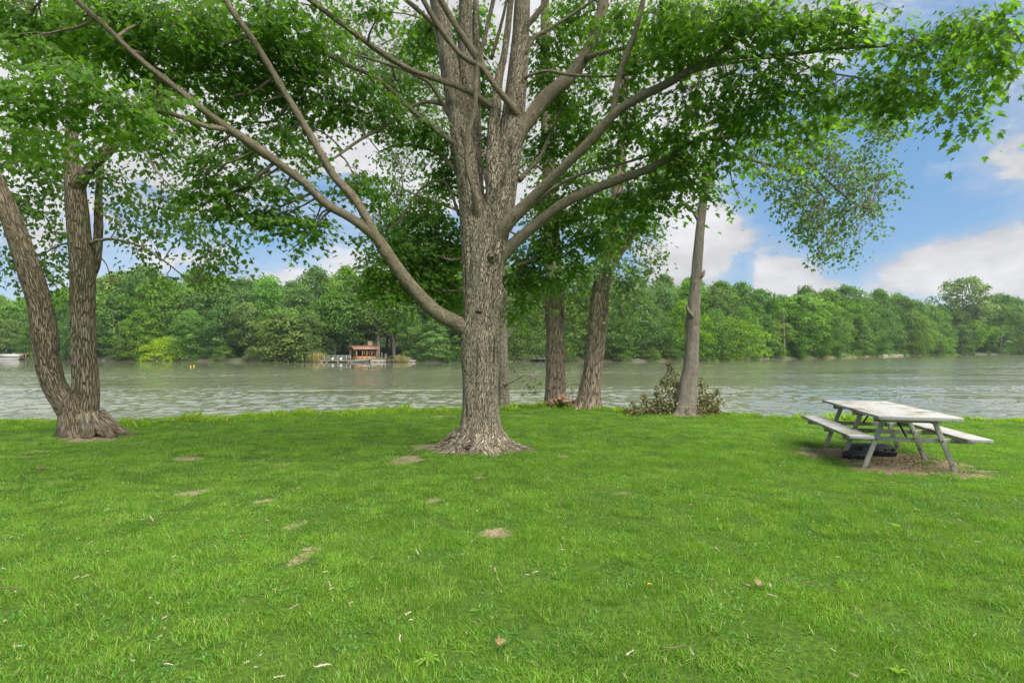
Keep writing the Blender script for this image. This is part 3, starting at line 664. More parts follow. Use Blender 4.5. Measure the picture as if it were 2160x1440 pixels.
    B = [(60, 40, 110, 60, 7.6, 1), (200, 40, 110, 60, 7.8, 1), (340, 50, 110, 60, 8, 1), (470, 60, 100, 70, 8.5, .9), (590, 50, 90, 60, 8.8, .9), (660, 15, 55, 25, 9, .8), (800, 15, 60, 26, 8.6, .9), (560, 130, 80, 60, 9, .9), (430, 140, 90, 60, 8.6, .9), (310, 130, 90, 50, 8.2, .9),
         (40, 200, 90, 45, 6.5, 1.0), (165, 175, 90, 50, 6.6, 1.0), (250, 215, 80, 40, 6.8, .9), (120, 245, 80, 26, 6.8, .8), (60, 110, 70, 40, 7.2, .7), (330, 210, 60, 40, 7.4, .8), (240, 290, 50, 35, 7.8, .6), (190, 300, 40, 25, 8, .5),
         (470, 225, 42, 28, 8.8, .9), (535, 255, 40, 30, 9, .4), (610, 220, 45, 50, 9.5, .7), (660, 170, 60, 50, 9.5, .9), (720, 215, 55, 45, 9.5, .9), (800, 235, 55, 40, 9.8, .9), (880, 265, 50, 40, 10, .9), (700, 120, 50, 30, 9.5, .6), (765, 175, 45, 35, 9.5, .8), (600, 290, 40, 35, 9, .7), (640, 330, 40, 35, 9, .7), (450, 330, 45, 35, 8.6, .7),
         (430, 395, 50, 45, 8.6, 1), (480, 430, 50, 40, 8.6, 1), (540, 385, 60, 35, 8.6, .9), (600, 400, 50, 35, 8.8, .7), (600, 455, 60, 32, 8.8, .9), (660, 470, 50, 28, 9, .9), (640, 500, 28, 14, 9, .8), (560, 455, 40, 28, 8.8, .9), (420, 465, 26, 26, 8.6, .6), (622, 520, 14, 9, 8.8, .8),
         (760, 378, 52, 30, 9.6, .9), (725, 405, 35, 22, 9.4, .7), (795, 418, 35, 20, 9.8, .8), (860, 520, 75, 45, 10.6, 1.2), (930, 500, 50, 60, 10.8, 1.2), (800, 560, 45, 35, 10.2, 1.0), (800, 605, 45, 28, 10.2, 1.2), (870, 590, 60, 35, 10.6, 1.2), (930, 580, 45, 45, 10.8, 1.2), (935, 635, 30, 30, 10.8, .7),
         (745, 512, 35, 16, 9.8, .6), (900, 440, 50, 35, 10.6, .8), (950, 380, 40, 45, 10.6, .8), (930, 315, 40, 35, 10.4, .8), (790, 640, 12, 18, 10, .5), (865, 660, 8, 14, 10.2, .5), (1000, 60, 40, 80, 11.2, 1), (1010, 200, 40, 80, 11.2, 1), (1040, 320, 30, 60, 11.2, .8),
         (1150, 110, 50, 60, 10.8, .9), (1180, 200, 60, 60, 10.8, 1), (1160, 290, 50, 50, 10.8, .9), (1230, 260, 60, 50, 10.5, .9), (1200, 50, 50, 40, 10.8, .7), (1310, 60, 50, 60, 9.5, .9), (1330, 130, 50, 40, 9.4, .8), (1250, 180, 40, 30, 10, .7), (1320, 200, 40, 30, 9.4, .7), (1340, 260, 60, 40, 9.4, .9), (1280, 330, 50, 30, 9.8, .8), (1200, 390, 60, 40, 10.4, 1),
         (1150, 440, 50, 40, 10.6, 1), (1250, 440, 80, 40, 10.4, 1.1), (1330, 425, 70, 35, 9.8, 1.1), (1400, 400, 65, 42, 9.4, 1.1), (1450, 360, 60, 45, 9.2, 1), (1410, 430, 40, 20, 9.4, 1), (1340, 475, 50, 25, 9.8, .7), (1260, 505, 65, 35, 10.4, 1), (1180, 520, 65, 45, 10.6, 1.1), (1120, 540, 50, 45, 10.8, 1.1), (1090, 590, 36, 36, 10.8, 1), (1150, 590, 50, 36, 10.8, 1), (1215, 565, 40, 35, 10.6, .6), (1100, 640, 28, 28, 10.8, .7), (1080, 665, 20, 24, 11, .5),
         (1400, 30, 80, 50, 8.6, 1), (1500, 50, 90, 60, 8.2, 1.1), (1600, 40, 90, 60, 7.8, 1.1), (1430, 110, 70, 40, 8.6, .8), (1550, 160, 80, 50, 8, 1.1), (1450, 200, 75, 45, 8.6, 1), (1530, 240, 80, 45, 8.4, 1.1), (1400, 270, 60, 38, 9, .9), (1480, 300, 65, 45, 8.8, 1), (1530, 330, 40, 36, 8.8, .9), (1620, 220, 80, 45, 8, 1), (1650, 150, 80, 45, 7.8, 1.1), (1610, 285, 50, 32, 8.4, .8), (1690, 265, 60, 34, 8.2, .9), (1750, 245, 60, 32, 8, .9),
         (1700, 55, 80, 55, 7.6, 1), (1800, 45, 80, 55, 7.4, .8), (1760, 180, 80, 45, 7.4, 1.1), (1850, 170, 80, 36, 7.2, 1.1), (1900, 200, 65, 30, 7, 1.1), (1920, 85, 70, 45, 7, .8), (2010, 45, 70, 45, 6.8, .8), (1985, 135, 50, 34, 6.8, .8), (2040, 190, 38, 26, 6.4, .9), (2005, 238, 45, 20, 6.3, 1), (2045, 268, 32, 16, 6.3, 1), (1690, 315, 36, 22, 8.4, .6), (1505, 430, 24, 16, 9, .6), (1560, 420, 22, 9, 9, .6), (2100, 30, 60, 40, 5.9, 1.1), (2130, 90, 40, 40, 5.7, 1.1), (2130, 130, 34, 22, 5.7, 1.0), (2150, 160, 14, 14, 5.6, 1), (2060, 100, 50, 36, 6.3, .9)]
    B += [(500, 160, 80, 50, 9.2, .8), (620, 120, 70, 50, 9.6, .8), (520, 320, 60, 40, 9.0, .6), (700, 250, 40, 36, 10, .6), (840, 180, 60, 40, 10.4, .7), (890, 90, 50, 50, 10.8, .7), (850, 480, 60, 40, 11.2, 1), (900, 540, 70, 50, 11.4, 1.2), (830, 590, 60, 40, 11, 1.1), (960, 620, 30, 40, 11.4, .9),
          (1380, 330, 60, 40, 9.8, .6), (1480, 380, 40, 36, 9.4, .7), (1580, 340, 30, 26, 8.8, .6), (1960, 180, 50, 30, 6.9, .8), (1440, 60, 80, 50, 9.2, .6), (1260, 90, 60, 60, 10.4, .5), (680, 60, 60, 40, 9.8, .5), (900, 60, 60, 60, 11.4, .5), (90, 40, 110, 50, 9.4, .8), (260, 80, 110, 50, 9.6, .8), (400, 30, 100, 50, 9.8, .8), (150, 130, 100, 40, 9.2, .7), (380, 230, 60, 40, 9.4, .6), (560, 200, 60, 40, 9.8, .6), (490, 290, 50, 30, 9.4, .5), (620, 265, 50, 36, 9.8, .6), (300, 290, 60, 36, 9.0, .6), (100, 290, 80, 30, 8.6, .6), (30, 290, 50, 30, 8.0, .6), (560, 20, 80, 40, 9.8, .7)]
    B = [(x, y, rx, ry, d, w * (.68 if 1380 < x < 1780 and 140 < y < 460 else .8 if 1080 < x < 1380 and y > 350 else 1)) for x, y, rx, ry, d, w in B]
    blobs = px_blobs(B)
    rg = np.random.default_rng(5)
    for _ in range(20):                                       # the crown above the picture
        u = unit(rg.normal(size=3)) * rg.uniform(.5, 1); c = np.array([.4, 9.6, 11.6]) + u * np.array([6.2, 4.4, 3.4])
        if c[2] < 8.6 + .02 * abs(c[0]): c[2] = 8.9 + rg.random()
        blobs.append((c, np.array([1.1, 1.0, .5]), .45))
    C, A, N, SZ, TI, SC, BI = spray_leaves(blobs, rg, .093, 2.8, 20, .22, .55, loc, 1.1)
    AN = np.vstack(anchors)
    o = link('twigs', twig_mesh('twigs', AN, blobs, SC, BI, loc, rg, M['limb_bark']), root); o['kind'] = 'stuff'
    # the leaves that show largest are parts of their own
    W = C + loc; px = CX + W[:, 0] / W[:, 1] * F; py = HY - (W[:, 2] - CAMZ) / W[:, 1] * F
    score = SZ / W[:, 1] * ((px > -10) & (px < 2170) & (py > -10)); big = np.argsort(-score)[:300]
    protos = [leaves_mesh('leaf', np.zeros((1, 3)), np.array([[0, 1., 0]]), np.array([[0, 0, 1.]]), np.ones(1), np.array([t]), T_MAPLE, M['maple_leaf']) for t in (.15, .35, .5, .7, .9)]
    for i in big:
        y = Vector(A[i]).normalized(); z = Vector(N[i]); z = (z - y * z.dot(y)).normalized(); x = y.cross(z)
        o = link('leaf', protos[int(min(4, TI[i] * 5))], root)
        mw = Matrix((x, y, z)).transposed().to_4x4() @ Matrix.Diagonal((SZ[i],) * 3 + (1,)); mw.translation = Vector(C[i]); o.matrix_basis = mw
    keep = np.ones(len(C), bool); keep[big] = False
    o = link('foliage', leaves_mesh('foliage', C[keep], A[keep], N[keep], SZ[keep], TI[keep], T_MAPLE, M['maple_leaf']), root); o['kind'] = 'stuff'
    print('maple leaves', len(C))
build_maple()

def poplar(name, label, key, trunks, limbs, blobs_px, bark, leafm, leaf=.085, flare_amt=.5, cover=1.0, extra=None, rough=.03, seed=3, spray=12, limb_mat='grey_bark', extra_n=0, flare_lobes=6):
    b = TREES_AT[key]; loc = np.array([b[0], b[1], gz(*b)])
    root = thing(name, label, 'tree', loc); anchors = []
    for i, t in enumerate(trunks):
        p, r = limb_pts(t); r = r * (1.0 if key == 'twin' else 1.15); mb = MB(); L = np.linalg.norm(np.diff(p, axis=0), axis=1).sum()
        if i == 0 or t[0][1] > 850:
            mb.tube(p - loc, r, 110, int(L * 16), seed + i, rough, 11, 1.6, flare(0, flare_amt, .28, flare_lobes, seed + i, i * 2.))
        else: mb.tube(p - loc, r, 60, int(L * 14), seed + i, rough * .8, 11, 1.6)
        if extra and i == 0: extra(mb, loc)
        link('trunk', mb.mesh('trunk', M[bark], True), root)
        a, ar = resample(p - loc, r, 60); anchors.append(np.column_stack([a, ar])[25:])
    for i, l in enumerate(limbs):
        me, a = limb_mesh('limb', l, loc, M[bark if l[0][3] > 16 else limb_mat], 300 + seed * 10 + i, 20 if l[0][3] > 16 else 10)
        link('limb', me, root); anchors.append(a[len(a) // 6:])
    blobs = px_blobs(blobs_px); rg = np.random.default_rng(seed)
    top = np.array([a[-1, :3] for a in anchors[:len(trunks)]]) + loc
    for _ in range(extra_n):                                   # the crown above the picture
        c = top[int(rg.integers(len(top)))] + unit(rg.normal(size=3)) * np.array([2.6, 2.2, 1.8]) + np.array([0, .3, .6])
        py = HY - (c[2] - CAMZ) / c[1] * F
        if py > -60: c[2] += (py + 60) * c[1] / F
        blobs.append((c, np.array([.9, .9, .7]), .35))
    C, A, N, SZ, TI, SC, BI = spray_leaves(blobs, rg, leaf, cover, spray, .24, .3, loc, .35, .9)
    A[:, 2] -= .6
    N = rg.normal(size=N.shape) + np.array([0, -.3, .3])
    AN = np.vstack(anchors)
    o = link('twigs', twig_mesh('twigs', AN, blobs, SC, BI, loc, rg, M[limb_mat], .010, 8), root); o['kind'] = 'stuff'
    o = link('foliage', leaves_mesh('foliage', C, A, N, SZ, TI, T_DELTA, M[leafm]), root); o['kind'] = 'stuff'
    print(name, 'leaves', len(C))
    return root

DT = float(TREES_AT['twin'][1])
def twin_roots(mb, loc):
    for ang, L, w in ((0, .75, .2), (-25, .62, .2), (-60, .5, .2), (-100, .45, .2), (200, .45, .2), (165, .5, .18), (60, .4, .2)):
        a = math.radians(ang); t = np.linspace(0, 1, 6)
        q = np.column_stack([.06 + math.cos(a) * (.18 + L * t), math.sin(a) * (.18 + L * t) * .8, .34 * (1 - t) ** 1.8 - .06 * t])
        mb.tube(q, w * (1 - .68 * t), 22, 30, ang + 400, .03, 11, 2.2)
    mb.tube(np.array([(.0, -.05, -.1), (-.10, -.02, .35), (-.17, 0, .68), (-.19, 0, .90)]), [.44, .36, .27, .10], 60, 40, 77, .035, 11, 1.8)
poplar('twin_trunk_poplar', 'poplar of two furrowed trunks splitting low at the root, nearest the lake edge', 'twin',
       [[(178, 935, DT, 66), (176, 890, DT, 62), (181, 815, DT, 58), (178, 762, DT, 55), (175, 658, DT, 53), (173, 554, DT, 53), (166, 485, DT, 47), (163, 440, DT, 46), (157, 382, DT + .05, 42), (150, 323, DT + .1, 30), (153, 243, DT + .2, 26), (158, 140, DT + .4, 24), (150, 0, DT + .6, 20), (140, -160, DT + .8, 14)],
        [(172, 925, DT - .02, 56), (150, 868, DT - .05, 50), (116, 815, DT - .05, 48), (101, 762, DT - .05, 52), (95, 710, DT - .05, 53), (88, 658, DT - .05, 48), (69, 589, DT - .1, 47), (45, 519, DT - .15, 46), (19, 450, DT - .2, 44), (-12, 385, DT - .25, 42), (-60, 280, DT - .3, 36), (-110, 140, DT - .3, 28)]],
       [[(160, 395, DT, 34), (180, 366, DT - .05, 30), (200, 345, DT - .1, 27), (222, 326, DT - .1, 26), (278, 267, DT, 24), (347, 194, DT + .2, 21), (400, 146, DT + .4, 18), (450, 80, DT + .6, 12)],
        [(186, 585, DT + .15, 30), (200, 552, DT + .2, 28), (207, 500, DT + .3, 22), (208, 450, DT + .35, 20), (208, 410, DT + .4, 18), (215, 340, DT + .5, 15), (240, 240, DT + .6, 10)],
        [(190, 512, DT, 10), (215, 506, DT - .1, 8), (243, 505, DT - .2, 7), (295, 519, DT - .3, 6), (347, 551, DT - .4, 5), (382, 578, DT - .5, 4), (417, 596, DT - .6, 3)],
        [(230, 320, DT - .05, 8), (270, 300, DT - .1, 7), (302, 319, DT - .2, 6), (330, 361, DT - .3, 5), (365, 399, DT - .4, 4)],
        [(168, 505, DT + .1, 6), (120, 520, DT + .4, 4), (85, 540, DT + .6, 3)]],
       [(px, py, rx, ry, DT + dd, w) for px, py, rx, ry, dd, w in (
           (30, 340, 50, 50, .2, .8), (60, 440, 60, 50, .5, .8), (40, 540, 50, 40, .5, .7), (110, 520, 40, 50, .6, .6), (118, 600, 18, 36, .5, .5), (30, 600, 36, 16, .3, .6), (90, 340, 50, 50, .5, .8), (235, 380, 50, 50, .2, .65), (262, 460, 50, 45, .1, .6),
           (330, 330, 60, 50, .2, .55), (340, 420, 60, 50, 0, .65), (400, 480, 45, 40, -.3, .65), (330, 490, 45, 30, -.1, .45), (450, 535, 45, 30, -.5, .6), (510, 535, 35, 22, -.6, .55), (420, 575, 45, 24, -.5, .6), (260, 605, 16, 34, .1, .6), (480, 495, 36, 22, -.5, .5), (352, 585, 40, 20, -.3, .4), (300, 545, 40, 30, 0, .35),
           (130, 400, 40, 40, .6, .5), (290, 260, 60, 40, .5, .5), (400, 300, 60, 50, .5, .5), (500, 200, 60, 40, .8, .4), (60, 260, 60, 40, .5, .6), (520, 570, 24, 18, -.6, .5), (455, 590, 40, 16, -.5, .5), (100, 575, 20, 26, .4, .5))],
       'poplar_bark', 'poplar_leaf', .10, .38, 1.8, twin_roots, .036, 3, extra_n=14)

D1 = float(TREES_AT['cot1'][1]); D2 = float(TREES_AT['cot2'][1]); D3 = float(TREES_AT['ash'][1]); D4 = float(TREES_AT['back'][1])
poplar('cottonwood_tree', 'straight cottonwood with a bark-stripped streak, beside the rotten root wad', 'cot1',
       [[(1170, 866, D1, 46), (1171, 840, D1, 44), (1172, 790, D1, 41), (1172, 725, D1, 40), (1171, 670, D1, 40), (1170, 619, D1, 41), (1167, 540, D1, 36), (1160, 440, D1, 32), (1158, 330, D1, 28), (1150, 180, D1, 24), (1150, 0, D1, 16)]],
       [[(1180, 612, D1, 12), (1190, 600, D1 - .2, 9), (1220, 580, D1 - .4, 6), (1260, 570, D1 - .6, 4)], [(1160, 540, D1, 14), (1130, 510, D1, 10), (1100, 500, D1 + .2, 7), (1060, 480, D1 + .4, 4)]],
       [(px, py, rx, ry, D1 + dd, w) for px, py, rx, ry, dd, w in ((1200, 580, 60, 45, -.6, .9), (1120, 600, 45, 40, .2, .9), (1110, 680, 36, 36, .2, .8), (1095, 640, 25, 45, .3, .8), (1125, 735, 24, 14, .2, .4), (1150, 450, 60, 60, .4, .8), (1180, 250, 60, 60, .6, .7), (1220, 640, 30, 50, -.4, .7), (1212, 715, 22, 36, -.3, .6), (1205, 770, 8, 22, -.3, .4), (1230, 120, 70, 80, .8, .6), (1100, 330, 60, 60, .6, .7))],
       'cotton_bark', 'cotton_leaf', .10, .22, 1.3, None, .028, 5, extra_n=2, flare_lobes=8)
poplar('cottonwood_tree', 'cottonwood leaning right behind the maple, its foot against the rotten root wad', 'cot2',
       [[(1238, 872, D2, 56), (1241, 850, D2, 48), (1248, 796, D2, 39), (1257, 725, D2, 39), (1263, 654, D2, 40), (1270, 600, D2, 36), (1280, 560, D2, 32), (1290, 500, D2, 28), (1300, 420, D2, 24), (1312, 300, D2 + .2, 20), (1320, 120, D2 + .4, 14)]],
       [[(1278, 575, D2 - .1, 30), (1300, 540, D2 - .15, 27), (1325, 505, D2 - .2, 25), (1345, 470, D2 - .2, 23), (1380, 420, D2 - .2, 20), (1420, 350, D2, 16), (1450, 260, D2 + .2, 12), (1480, 150, D2 + .4, 8)], [(1268, 600, D2 - .1, 14), (1252, 580, D2 - .2, 10), (1235, 560, D2 - .3, 6)]],
       [(px, py, rx, ry, D2 + dd, w) for px, py, rx, ry, dd, w in ((1330, 485, 60, 50, -.5, .9), (1385, 520, 28, 36, -.4, .55), (1300, 560, 60, 45, -.6, .6), (1340, 605, 45, 50, -.7, .9), (1318, 655, 36, 32, -.7, .7), (1330, 690, 28, 14, -.7, .5), (1240, 440, 70, 60, .4, .7), (1330, 400, 80, 50, .4, .7), (1420, 330, 80, 60, .6, .7), (1250, 330, 80, 60, .6, .7), (1330, 140, 60, 60, .6, .6), (1370, 560, 24, 30, -.6, .7), (1215, 600, 30, 40, -.2, .7))],
       'cotton_bark', 'cotton_leaf', .10, .26, 1.4, None, .028, 6, extra_n=2, flare_lobes=8)
def hanging_sprays():
    rg = np.random.default_rng(23); out = []
    top = lambda x: np.interp(x, [1540, 1600, 1700, 1800, 1895], [318, 322, 315, 318, 350]); bot = lambda x: np.interp(x, [1540, 1600, 1640, 1690, 1740, 1800, 1840, 1895], [350, 385, 425, 510, 560, 562, 500, 410])
    for x in np.arange(1545, 1895, 11.0):
        y = top(x) + rg.uniform(-14, 10); end = bot(x) * 1.0 - rg.uniform(0, 1) ** 2 * 110; dd = rg.uniform(-.7, .3)
        while y < end:
            if rg.random() < .80: out.append((x + rg.normal() * 9, y, rg.uniform(9, 17), rg.uniform(12, 22), D3 - .4 + dd, rg.uniform(.5, 1.0)))
            y += rg.uniform(20, 34)
    for _ in range(16): out.append((rg.uniform(1790, 1915), rg.uniform(205, 310), rg.uniform(10, 18), rg.uniform(12, 22), D3 - .7, .7))
    for _ in range(10): out.append((rg.uniform(1560, 1760), rg.uniform(255, 320), rg.uniform(14, 26), rg.uniform(14, 24), D3 - .4, .8))
    return out
poplar('bare_trunk_tree', 'slender grey tree with a bare leaning trunk rising from the withered brush', 'ash',
       [[(1444, 886, D3, 48), (1446, 862, D3, 42), (1450, 815, D3, 36), (1458, 772, D3, 31), (1460, 725, D3, 27), (1463, 654, D3, 27), (1469, 584, D3, 22), (1474, 510, D3, 20), (1480, 450, D3, 19), (1487, 400, D3, 17), (1498, 350, D3, 14), (1515, 290, D3, 11), (1540, 200, D3, 8)]],
       [[(1478, 470, D3, 12), (1466, 452, D3, 9), (1455, 438, D3, 7), (1446, 425, D3, 5)], [(1494, 372, D3, 12), (1515, 345, D3 - .1, 10), (1544, 333, D3 - .2, 9), (1597, 341, D3 - .3, 8), (1629, 350, D3 - .4, 8), (1674, 361, D3 - .5, 7), (1706, 380, D3 - .6, 5), (1740, 420, D3 - .6, 3)],
        [(1515, 300, D3, 10), (1560, 280, D3 - .2, 9), (1625, 294, D3 - .4, 8), (1671, 317, D3 - .5, 8), (1703, 341, D3 - .6, 7), (1745, 380, D3 - .7, 6), (1790, 420, D3 - .8, 4), (1830, 440, D3 - .8, 3)],
        [(1674, 361, D3 - .5, 5), (1690, 350, D3 - .55, 4), (1706, 340, D3 - .6, 3)], [(1540, 250, D3 - .1, 9), (1640, 220, D3 - .3, 7), (1740, 215, D3 - .5, 6), (1830, 230, D3 - .6, 4), (1880, 260, D3 - .6, 3)],
        [(1462, 668, D3 - .15, 10), (1452, 655, D3 - .2, 8), (1448, 640, D3 - .2, 4)], [(1470, 590, D3, 12), (1482, 580, D3 - .1, 9), (1486, 570, D3 - .1, 5)]],
       hanging_sprays(),
       'ash_bark', 'cotton_leaf', .095, .28, 1.35, None, .03, 8, extra_n=5, flare_lobes=5)
poplar('cottonwood_tree', 'narrow grey trunk half hidden right behind the big maple', 'back',
       [[(1062, 870, D4, 28), (1062, 845, D4, 24), (1061, 780, D4, 22), (1060, 700, D4, 21), (1060, 600, D4, 20), (1050, 480, D4, 18), (1020, 340, D4, 16), (980, 200, D4, 12), (950, 60, D4, 8)]],
       [[(1061, 720, D4, 8), (1080, 700, D4, 6), (1092, 670, D4, 5), (1096, 640, D4, 4)], [(1050, 500, D4, 12), (1000, 460, D4, 9), (930, 430, D4, 7), (850, 400, D4, 5)], [(1066, 812, D4 - .2, 5), (1090, 800, D4 - .3, 4), (1110, 790, D4 - .4, 3), (1130, 800, D4 - .4, 2)]],
       [(px, py, rx, ry, D4 + dd, w) for px, py, rx, ry, dd, w in ((835, 420, 60, 50, .2, 1), (915, 415, 50, 50, .2, .9), (840, 335, 60, 40, .2, .8), (840, 130, 80, 60, .6, 1.1), (890, 190, 60, 60, .4, 1.0), (750, 120, 70, 60, .8, .9), (710, 50, 60, 50, .8, .8), (930, 90, 60, 60, .6, .9), (900, 270, 50, 40, .4, .9), (800, 250, 60, 40, .4, .5), (790, 470, 40, 30, 0, .6), (1130, 800, 16, 12, -.4, .7), (1112, 815, 10, 8, -.4, .6), (1085, 770, 14, 10, -.2, .4), (1090, 620, 30, 40, 0, .8), (960, 300, 60, 60, .5, .8))],
       'grey_bark', 'cotton_leaf', .10, .25, 1.2, None, .012, 9, extra_n=5)

# ------------------------------------------------------------------ the wood across the lake
def far_crown(seed, style):
    """unit-height crown (height 1, base at 0): leafy clumps over a crown outline"""
    rg = np.random.default_rng(seed)
    st = {'full': (.04, .52, 120, 70, .10), 'tall': (.30, .42, 90, 66, .095), 'loose': (.22, .56, 80, 60, .085), 'bush': (0.0, .75, 90, 60, .15), 'spire': (.05, .38, 110, 66, .085)}[style]
    z0, wid, ncl, nl, cr = st
    t = np.linspace(0, 1, ncl) ** .9 + rg.normal(0, .03, ncl); t = np.clip(t, 0, 1)
    prof = {'full': lambda t: np.interp(t, [0, .12, .4, .75, .93, 1], [.55, .8, 1, .75, .38, .1]), 'tall': lambda t: np.interp(t, [0, .2, .5, .8, 1], [.45, .8, 1, .7, .12]),
            'loose': lambda t: np.interp(t, [0, .2, .5, .8, 1], [.3, .6, 1, .9, .3]), 'bush': lambda t: np.interp(t, [0, .2, .5, .8, 1], [.85, 1, .9, .6, .15]), 'spire': lambda t: np.interp(t, [0, .2, .5, .8, 1], [.8, 1, .75, .42, .08])}[style](t)
    ang = np.arange(ncl) * 2.39996 + rg.normal(0, .35, ncl)
    lop = 1 + .22 * np.cos(ang * 1 + rg.uniform(0, 6)) + .15 * np.cos(2 * ang + rg.uniform(0, 6))
    rr = wid / 2 * prof * lop * rg.uniform(.5, 1.2, ncl) * np.where(rg.random(ncl) < .18, .4, 1)
    c = np.column_stack([np.cos(ang) * rr, np.sin(ang) * rr, z0 + (1 - z0) * t * .96 + .0])
    C, A, N, SZ, TI = [], [], [], [], []
    for k in range(ncl):
        R = cr * rg.uniform(.6, 1.25); d = unit(rg.normal(size=(nl, 3)) + np.array([0, 0, .35]))
        q = d * (rg.random((nl, 1)) ** .35) * R * np.array([1.15, 1.15, .62])
        q[:, 2] -= .35 * (q[:, 0] ** 2 + q[:, 1] ** 2) / R
        C.append(c[k] + q); out = unit(np.column_stack([c[k, 0], c[k, 1], 0]) + 1e-6)
        N.append(d * .8 + np.array([0, 0, .8]) + rg.normal(0, .45, (nl, 3))); A.append(out * .7 + rg.normal(0, .6, (nl, 3)) + np.array([0, 0, -.35]))
        SZ.append(rg.uniform(.018, .036, nl) * (.82 if style in ('full', 'tall', 'spire') else 1.05)); TI.append(np.clip(.45 + .18 * rg.normal() + rg.normal(0, .16, nl), 0, 1))
    return [np.concatenate(a) for a in (C, A, N, SZ, TI)], c
def far_trunk(seed, style, centres):
    rg = np.random.default_rng(seed); mb = MB(); top = .8
    lean = rg.normal(0, .03, 2)
    ax = lambda t: np.array([lean[0] * t + .012 * math.sin(5 * t + seed), lean[1] * t, t])
    ts = np.linspace(-.03, top, 9); mb.tube([ax(t) for t in ts], .015 * (1.1 - ts / top * .85), 9, 16, seed, .002, 60, 10)
    for c in centres[rg.choice(len(centres), 16, False)]:
        a = ax(max(.08, c[2] - .10 - .35 * np.hypot(c[0], c[1]))); mb.tube([a, (a + c) / 2 + np.array([0, 0, .01]), c], [.006, .004, .0015], 5, 5, cap=False)
    return mb.mesh('trunk', M['grey_bark'], True)
PROTO = {}
for style, n in (('full', 4), ('tall', 3), ('loose', 2), ('bush', 2), ('spire', 2)):
    for k in range(n):
        sd_ = 500 + len(PROTO) * 7 + k; arr, cc = far_crown(sd_, style); tr = far_trunk(sd_, style, cc)
        PROTO[(style, k)] = ({}, arr, tr)
def crown_mesh(style, k, tone):
    cache, a, tr = PROTO[(style, k)]
    if tone not in cache: cache[tone] = leaves_mesh('crown', *a, T_OVAL, FAR[tone])
    return cache[tone], tr
WOOD = []
def far_tree(px, back, h, w, style, tone, label=None, name='broadleaf_tree', row=1, sink=0.0, kk=None):
    x, y = far_xy(px, back); z = float(far_z(np.array([px]), np.array([back]))[0]) - sink
    k = kk if kk is not None else random.randrange({'full': 4, 'tall': 3, 'loose': 2, 'bush': 2, 'spire': 2}[style])
    root = thing(name, label, 'bush' if name == 'bush' else 'tree', (x, y, z), 'trees of the wood across the lake', random.uniform(0, 6.28))
    cm, tm = crown_mesh(style, k, tone)
    wid = {'full': .52, 'tall': .42, 'loose': .56, 'bush': .75, 'spire': .38}[style]
    sx = w / wid
    for nm, me in (('trunk', tm), ('crown', cm)):
        o = link(nm, me, root); o.scale = (sx, sx, h) if nm == 'crown' else (h * .8, h * .8, h)
    WOOD.append((px, row, tone, root, label, name)); return root
TOP = np.array([(-400, 600), (-100, 600), (0, 625), (60, 628), (130, 612), (200, 582), (270, 562), (330, 566), (400, 580), (470, 570), (530, 588), (580, 562), (650, 582), (720, 556), (800, 565), (900, 575), (1000, 570), (1100, 570), (1250, 580), (1380, 578), (1445, 552), (1510, 576), (1560, 603), (1640, 607), (1700, 592),
                (1770, 614), (1850, 607), (1910, 622), (1965, 634), (2030, 634), (2100, 622), (2160, 634), (2300, 625), (2700, 640)], float)
def top_h(px, back):
    d = shore_d(px) + back; py = np.interp(px, TOP[:, 0], TOP[:, 1]); return float(CAMZ + (HY - py) / F * d - far_z(np.array([px]), np.array([back]))[0])
def open_site(px): return 690 < px < 860 or 1085 < px < 1165

# trees one can pick out
far_tree(357, .8, 5.9, 8.2, 'bush', 'lime', 'round bright lime-green bush at the water, left part of the far shore', 'bush', 0, .5, 0)
far_tree(600, 2.0, 11.5, 13, 'full', 'yellow', 'broad yellow-green tree beside the reeds left of the orange cabin', row=0, sink=.9, kk=1)
far_tree(1530, 2.5, 11.2, 15, 'bush', 'yellow', 'pale yellow-green tree at the water just right of the bare leaning trunk', row=0, sink=.5, kk=0)
far_tree(1622, 3, 12, 9, 'loose', 'pale', 'pale loose tree standing right of the yellow-green waterside tree', row=0, sink=2.0)
far_tree(2042, 12, 36, 21, 'loose', 'pale', 'tallest far tree standing above the wood behind the picnic table', row=0, kk=0)
far_tree(1968, 1.2, 9.5, 17, 'bush', 'mid', 'low bright green bush where the far shore turns away', 'bush', 0, .6, 1)
far_tree(1690, 5, 19, 15, 'loose', 'yellow', 'tall yellowish tree with pale limbs above the far shore fallen logs', row=0, sink=1.0, kk=1)
# the tall straight stems round the cabin
PALE_TRUNK = []
for k in range(3):
    me = PROTO[('tall', k)][2].copy(); me.materials.clear(); me.materials.append(M['ash_bark']); PALE_TRUNK.append(me)
CABIN_STEMS = [(738, 9, 15, .0), (748, 13, 19, 0.02), (783, 15, 18, -.01), (797, 10, 21, -.05), (829, 12, 20, .0), (764, 24, 19, .02), (815, 26, 18, 0), (722, 20, 18, .03), (850, 20, 17, 0), (705, 10, 15, 0)]
for i, (px, bk, h, lean) in enumerate(CABIN_STEMS):
    t = far_tree(px, bk, h, 10.5, 'tall', ('mid', 'dark', 'pale', 'mid')[i % 4], row=3); t.rotation_euler = (0, lean, random.uniform(-.4, .4)); o = next(c for c in t.children if c.name.startswith('trunk')); o.scale = (h * 1.25, h * 1.25, h); o.data = PALE_TRUNK[i % 3]
